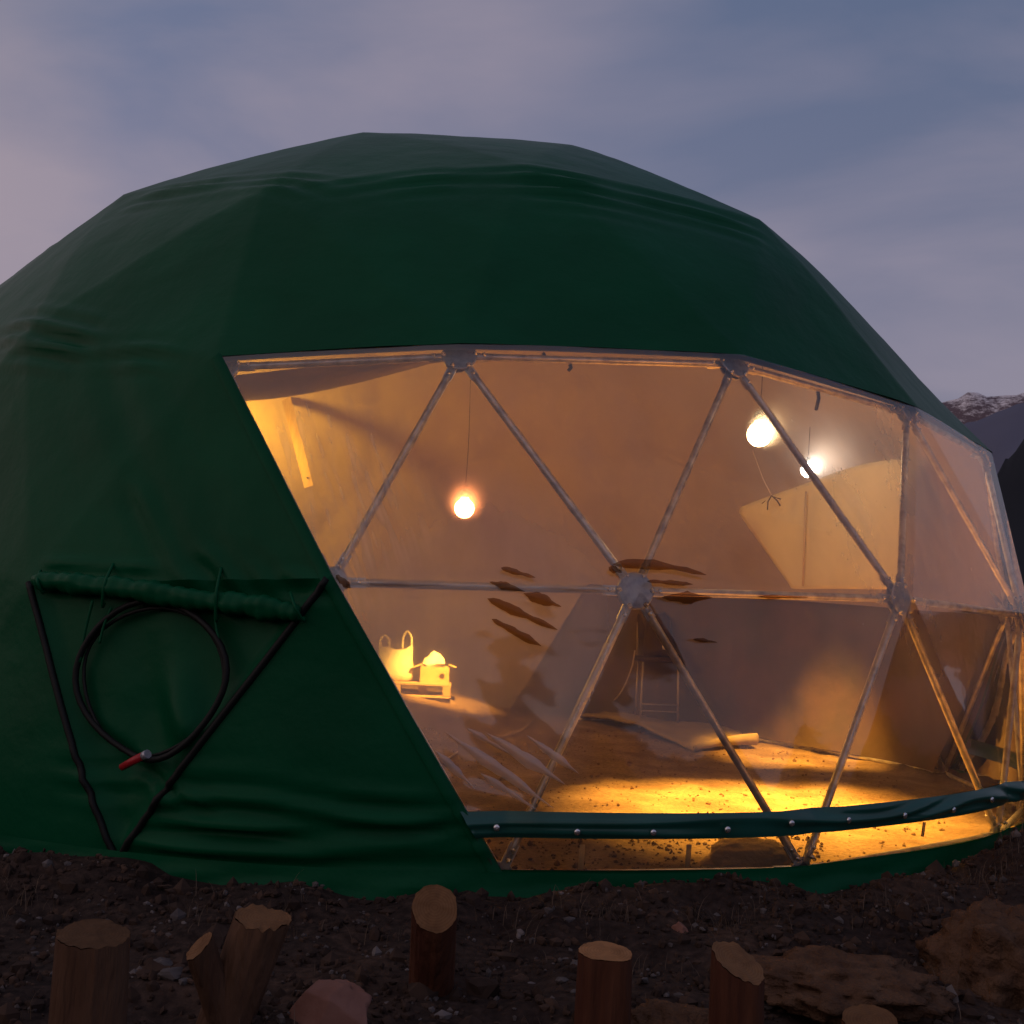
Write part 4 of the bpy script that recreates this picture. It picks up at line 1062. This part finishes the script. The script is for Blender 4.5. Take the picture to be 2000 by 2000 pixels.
# forked stump: two prongs from one root, left of centre
fk = stump('tall prong of the forked stump with a ragged broken top', 497*k, 1732*k, -5.6, 96*k, (0.12, -0.16, 1), M_bark, lean=-0.09, seed=6, rag=0.007, taper=1.05)
fk['label'] = 'forked stump with a ragged tall prong and a short sawn prong'
fk.name = 'forked_stump'; fk['category'] = 'stump'
tp = place(376*k, 1786*k, -5.68); bz = fk.location[2]
f2 = post('prong', 'x', 'x', (fk.location[0]+0.0, -5.63, bz+0.0), tp, 0.052, (-0.75, -0.35, 0.8), M_bark, seed=8, taper=0.85)
for ch2 in list(bpy.data.objects):
    if ch2.parent == f2:
        off = f2.location-fk.location
        ch2.data.transform(Matrix.Translation(off)); ch2.parent = fk
        ch2.name = 'branch_bark' if ch2.name.startswith('bark') else 'branch_cut_face'
bpy.data.objects.remove(f2)

# ------------------------------------------------------------------ rocks, clods
def rock(name, label, cat, px, py, Y, size, m, seed, squash=0.6, flat=0.0, group=None, rougher=0.0):
    p = at(px, py, Y); z = gz(p[0], Y)
    bm = bmesh.new(); bmesh.ops.create_icosphere(bm, subdivisions=5, radius=1)
    V = np.array([v.co[:] for v in bm.verts])
    d = 1+0.26*fbm(V*1.1, seed, 2)+0.07*fbm(V*3.5, seed+4, 3)+0.02*fbm(V*12, seed+9, 2)
    V = V*d[:, None]
    if flat:
        for q in range(9):   # broken planar facets
            nrm = np.random.default_rng(seed*31+q).normal(size=3); nrm /= np.linalg.norm(nrm); h = V@nrm; lim = 0.74
            V -= nrm[None]*(np.maximum(h-lim, 0)*flat)[:, None]
    if rougher: V = V*(1+rougher*fbm(V*5, seed+2, 4)+rougher*0.6*fbm(V*1.7, seed+3, 2))[:, None]
    V = V*np.array(size)*np.array((1, 1, squash))
    for v, c in zip(bm.verts, V): v.co = c
    me = bpy.data.meshes.new(name); bm.to_mesh(me); bm.free()
    for f in me.polygons: f.use_smooth = True
    o = link(name, me, m); o.location = (p[0], Y, z+size[2]*squash*(0.28 if rougher else 0.25)); o['label'] = label; o['category'] = cat
    if group: o['group'] = group
    return o
rock('rock', 'angular pinkish rock in the soil between the forked stump and the middle post', 'rock', 640, 1945, -5.55, (0.125, 0.11, 0.14), M_rock, 3, 0.75, 0.95)
rock('rock', 'small pale stone chip at the foot of the forked stump', 'rock', 505, 1955, -5.83, (0.028, 0.025, 0.022), mat('pale_chip', (0.36, 0.26, 0.22), 0.8), 5, 0.8, 0.9)
rock('dirt_clod', 'wide flat lump of earth behind the slanted right post', 'clod', 1640, 1935, -5.0, (0.34, 0.26, 0.12), M_clod, 12, 0.8, rougher=0.16)
rock('dirt_clod', 'large sandy mound of earth at the right edge', 'clod', 1985, 1850, -4.7, (0.34, 0.36, 0.32), M_clod, 17, 0.7, rougher=0.16)
rock('dirt_clod', 'low lump of earth left of the slanted right post', 'clod', 1330, 1985, -5.5, (0.20, 0.16, 0.09), M_clod, 19, 0.8, rougher=0.16)
rock('rock', 'small pink stone lying against the tent hem on the soil', 'rock', 1332, 1732, -4.45, (0.032, 0.03, 0.035), M_rock, 23, 0.8, 0.9)
rock('sand_pile', 'little heap of bright sand inside behind the lower clear strip', 'sand pile', 1480, 1668, -3.05, (0.26, 0.16, 0.14), mat('bright_sand', (0.50, 0.38, 0.22), 0.95, spec=0.1, bump=(60, 0.6, 0.01)), 29, 0.9)
for k2, (x, y, Y, s) in enumerate([(320, 1795, -4.9, .035), (335, 1870, -5.3, .032), (120, 1735, -4.7, .022), (1830, 1770, -4.4, .05), (1870, 1800, -4.7, .045), (1500, 1860, -5.1, .022), (1450, 1838, -5.0, .016), (1660, 1750, -4.4, .022), (1755, 1790, -4.5, .018), (770, 1785, -4.8, .02), (1100, 1840, -5.1, .018), (1130, 1800, -4.9, .026)]):
    o = rock('stone', 'small loose stone among the dark gravel', 'stone', x, y, Y, (s*1.3, s, s), M_stone, 40+k2, 0.7, 0.8, 'loose stones among the gravel')
# each stone is told apart by where it lies
names = ['stone up the slope between the thick left post and the forked stump', 'stone just left of the short sawn prong of the forked stump', 'small stone near the tent foot behind the thick left post', 'larger stone up the slope to the left of the sandy mound', 'stone touching the left side of the sandy mound at the right', 'flat pale stone to the right of the slanted post top', 'small chip just behind the slanted post top', 'slim stone on the dark slope under the clear strip, left one', 'slim stone on the dark slope under the clear strip, right one', 'small stone just left of the middle post top', 'small stone halfway between middle post and orange topped post, lower', 'stone halfway between middle post and orange topped post, upper']
st = sorted([o for o in bpy.data.objects if o.name.startswith('stone')], key=lambda o: o.name)
for o, l in zip(st, names): o['label'] = l

# gravel and debris: countless bits joined into one mesh
def bits(name, pts, sizes, m, seed, **props):
    bm = bmesh.new(); bmesh.ops.create_icosphere(bm, subdivisions=1, radius=1)
    B = np.array([v.co[:] for v in bm.verts]); T = np.array([[v.index for v in f.verts] for f in bm.faces]); bm.free()
    g = np.random.default_rng(seed); n = len(pts); nv_ = len(B)
    V = B[None]*(1+g.uniform(-0.35, 0.35, (n, nv_, 1)))*sizes[:, None, None]*g.uniform(0.45, 1.2, (n, 1, 3))
    a = g.uniform(0, 2*math.pi, n); c, s = np.cos(a), np.sin(a)
    Xr = V[:, :, 0]*c[:, None]-V[:, :, 1]*s[:, None]; Yr = V[:, :, 0]*s[:, None]+V[:, :, 1]*c[:, None]
    V = np.stack([Xr, Yr, V[:, :, 2]], 2)+pts[:, None, :]
    F = (T[None]+(np.arange(n)*nv_)[:, None, None]).reshape(-1, 3)
    return link(name, mesh_np(name, V.reshape(-1, 3), F, False), m, kind='stuff', **props)
def scatter(n, x0, x1, y0, y1, rmin, rmax, seed, dens=None):
    g = np.random.default_rng(seed); x = g.uniform(x0, x1, n); y = g.uniform(y0, y1, n); r = np.hypot(x, y)
    k = (r > rmin) & (r < rmax)
    if dens is not None: k &= (fbm(xyz(x*1.6, y*1.6), seed, 2) > g.uniform(-1.0, dens, n))
    x, y = x[k], y[k]; return np.stack([x, y, ground_z(x, y)], 1)
P = scatter(9000, -4.5, 6.5, -7.2, -1.0, 4.02, 99, 3)
bits('gravel', P, rng.lognormal(math.log(0.0075), 0.6, len(P)).clip(0.003, 0.04), M_stone, 1)
M_earthbit = mat('earth_crumb', (0.036, 0.024, 0.020), 0.95, spec=0.1, noise=(7, (0.085, 0.052, 0.038), 0.4, 0.7))
P = scatter(34000, -4.5, 6.5, -7.2, -1.0, 3.98, 99, 4)
bits('earth_crumbs', P, rng.lognormal(math.log(0.013), 0.5, len(P)).clip(0.004, 0.05), M_earthbit, 2)
M_inbit = mat('floor_crumb', (0.15, 0.085, 0.045), 0.95, spec=0.1, noise=(20, (0.30, 0.21, 0.12), 0.4, 0.7))
P = scatter(3800, -2.6, 3.9, -3.9, 2.5, 0, 3.62, 5)
bits('floor_crumbs', P, rng.lognormal(math.log(0.0075), 0.45, len(P)).clip(0.003, 0.028), M_inbit, 3)
P = scatter(1000, 0.0, 2.2, -3.8, -2.2, 0, 3.62, 6)
bits('floor_debris', P, rng.lognormal(math.log(0.009), 0.4, len(P)).clip(0.003, 0.022), mat('dark_debris', (0.07, 0.035, 0.018), 0.95), 4)

# dry weeds: thin bent blades, most of them at the right and along the berm
def weeds(name, spots, m, seed, h=(0.04, 0.13)):
    g = np.random.default_rng(seed); V = []; F = []
    for (x, y, n, sp) in spots:
        for _ in range(n):
            px_, py_ = x+g.normal(0, sp), y+g.normal(0, sp); z = gz(px_, py_)-0.004
            a = g.uniform(0, 2*math.pi); L = g.uniform(*h); bend = g.uniform(0.2, 0.9)*L; w = g.uniform(0.0008, 0.0022)
            dx, dy = math.cos(a), math.sin(a); b = len(V)
            for s in (0, 0.35, 0.7, 1.0):
                cx, cy, cz = px_+dx*bend*s*s, py_+dy*bend*s*s, z+L*s*(1-0.25*s*s)
                ww = w*(1-s*0.85)
                V += [(cx-dy*ww, cy+dx*ww, cz), (cx+dy*ww, cy-dx*ww, cz)]
            for q in range(3): F.append((b+2*q, b+2*q+1, b+2*q+3, b+2*q+2))
    return link(name, mesh_np(name, V, F), m, kind='stuff', label='dry weeds and straw on the soil', category='weeds')
sp_ = []
for _ in range(36):
    a = rng.uniform(-0.95, -0.45); sp_.append((4.5*math.cos(a)+rng.normal(0, .12), 4.5*math.sin(a)+rng.normal(0, .12), 24, 0.09))
for _ in range(60):
    a = rng.uniform(-2.5, -0.9); sp_.append((4.45*math.cos(a)+rng.normal(0, .08), 4.45*math.sin(a)+rng.normal(0, .08), 9, 0.08))
for _ in range(70): sp_.append((rng.uniform(-3, 4), rng.uniform(-6.4, -4.6), 5, 0.08))
M_straw = mat('dry_straw', (0.13, 0.09, 0.065), 0.9, spec=0.1)
weeds('dry_weeds', sp_, M_straw, 8)
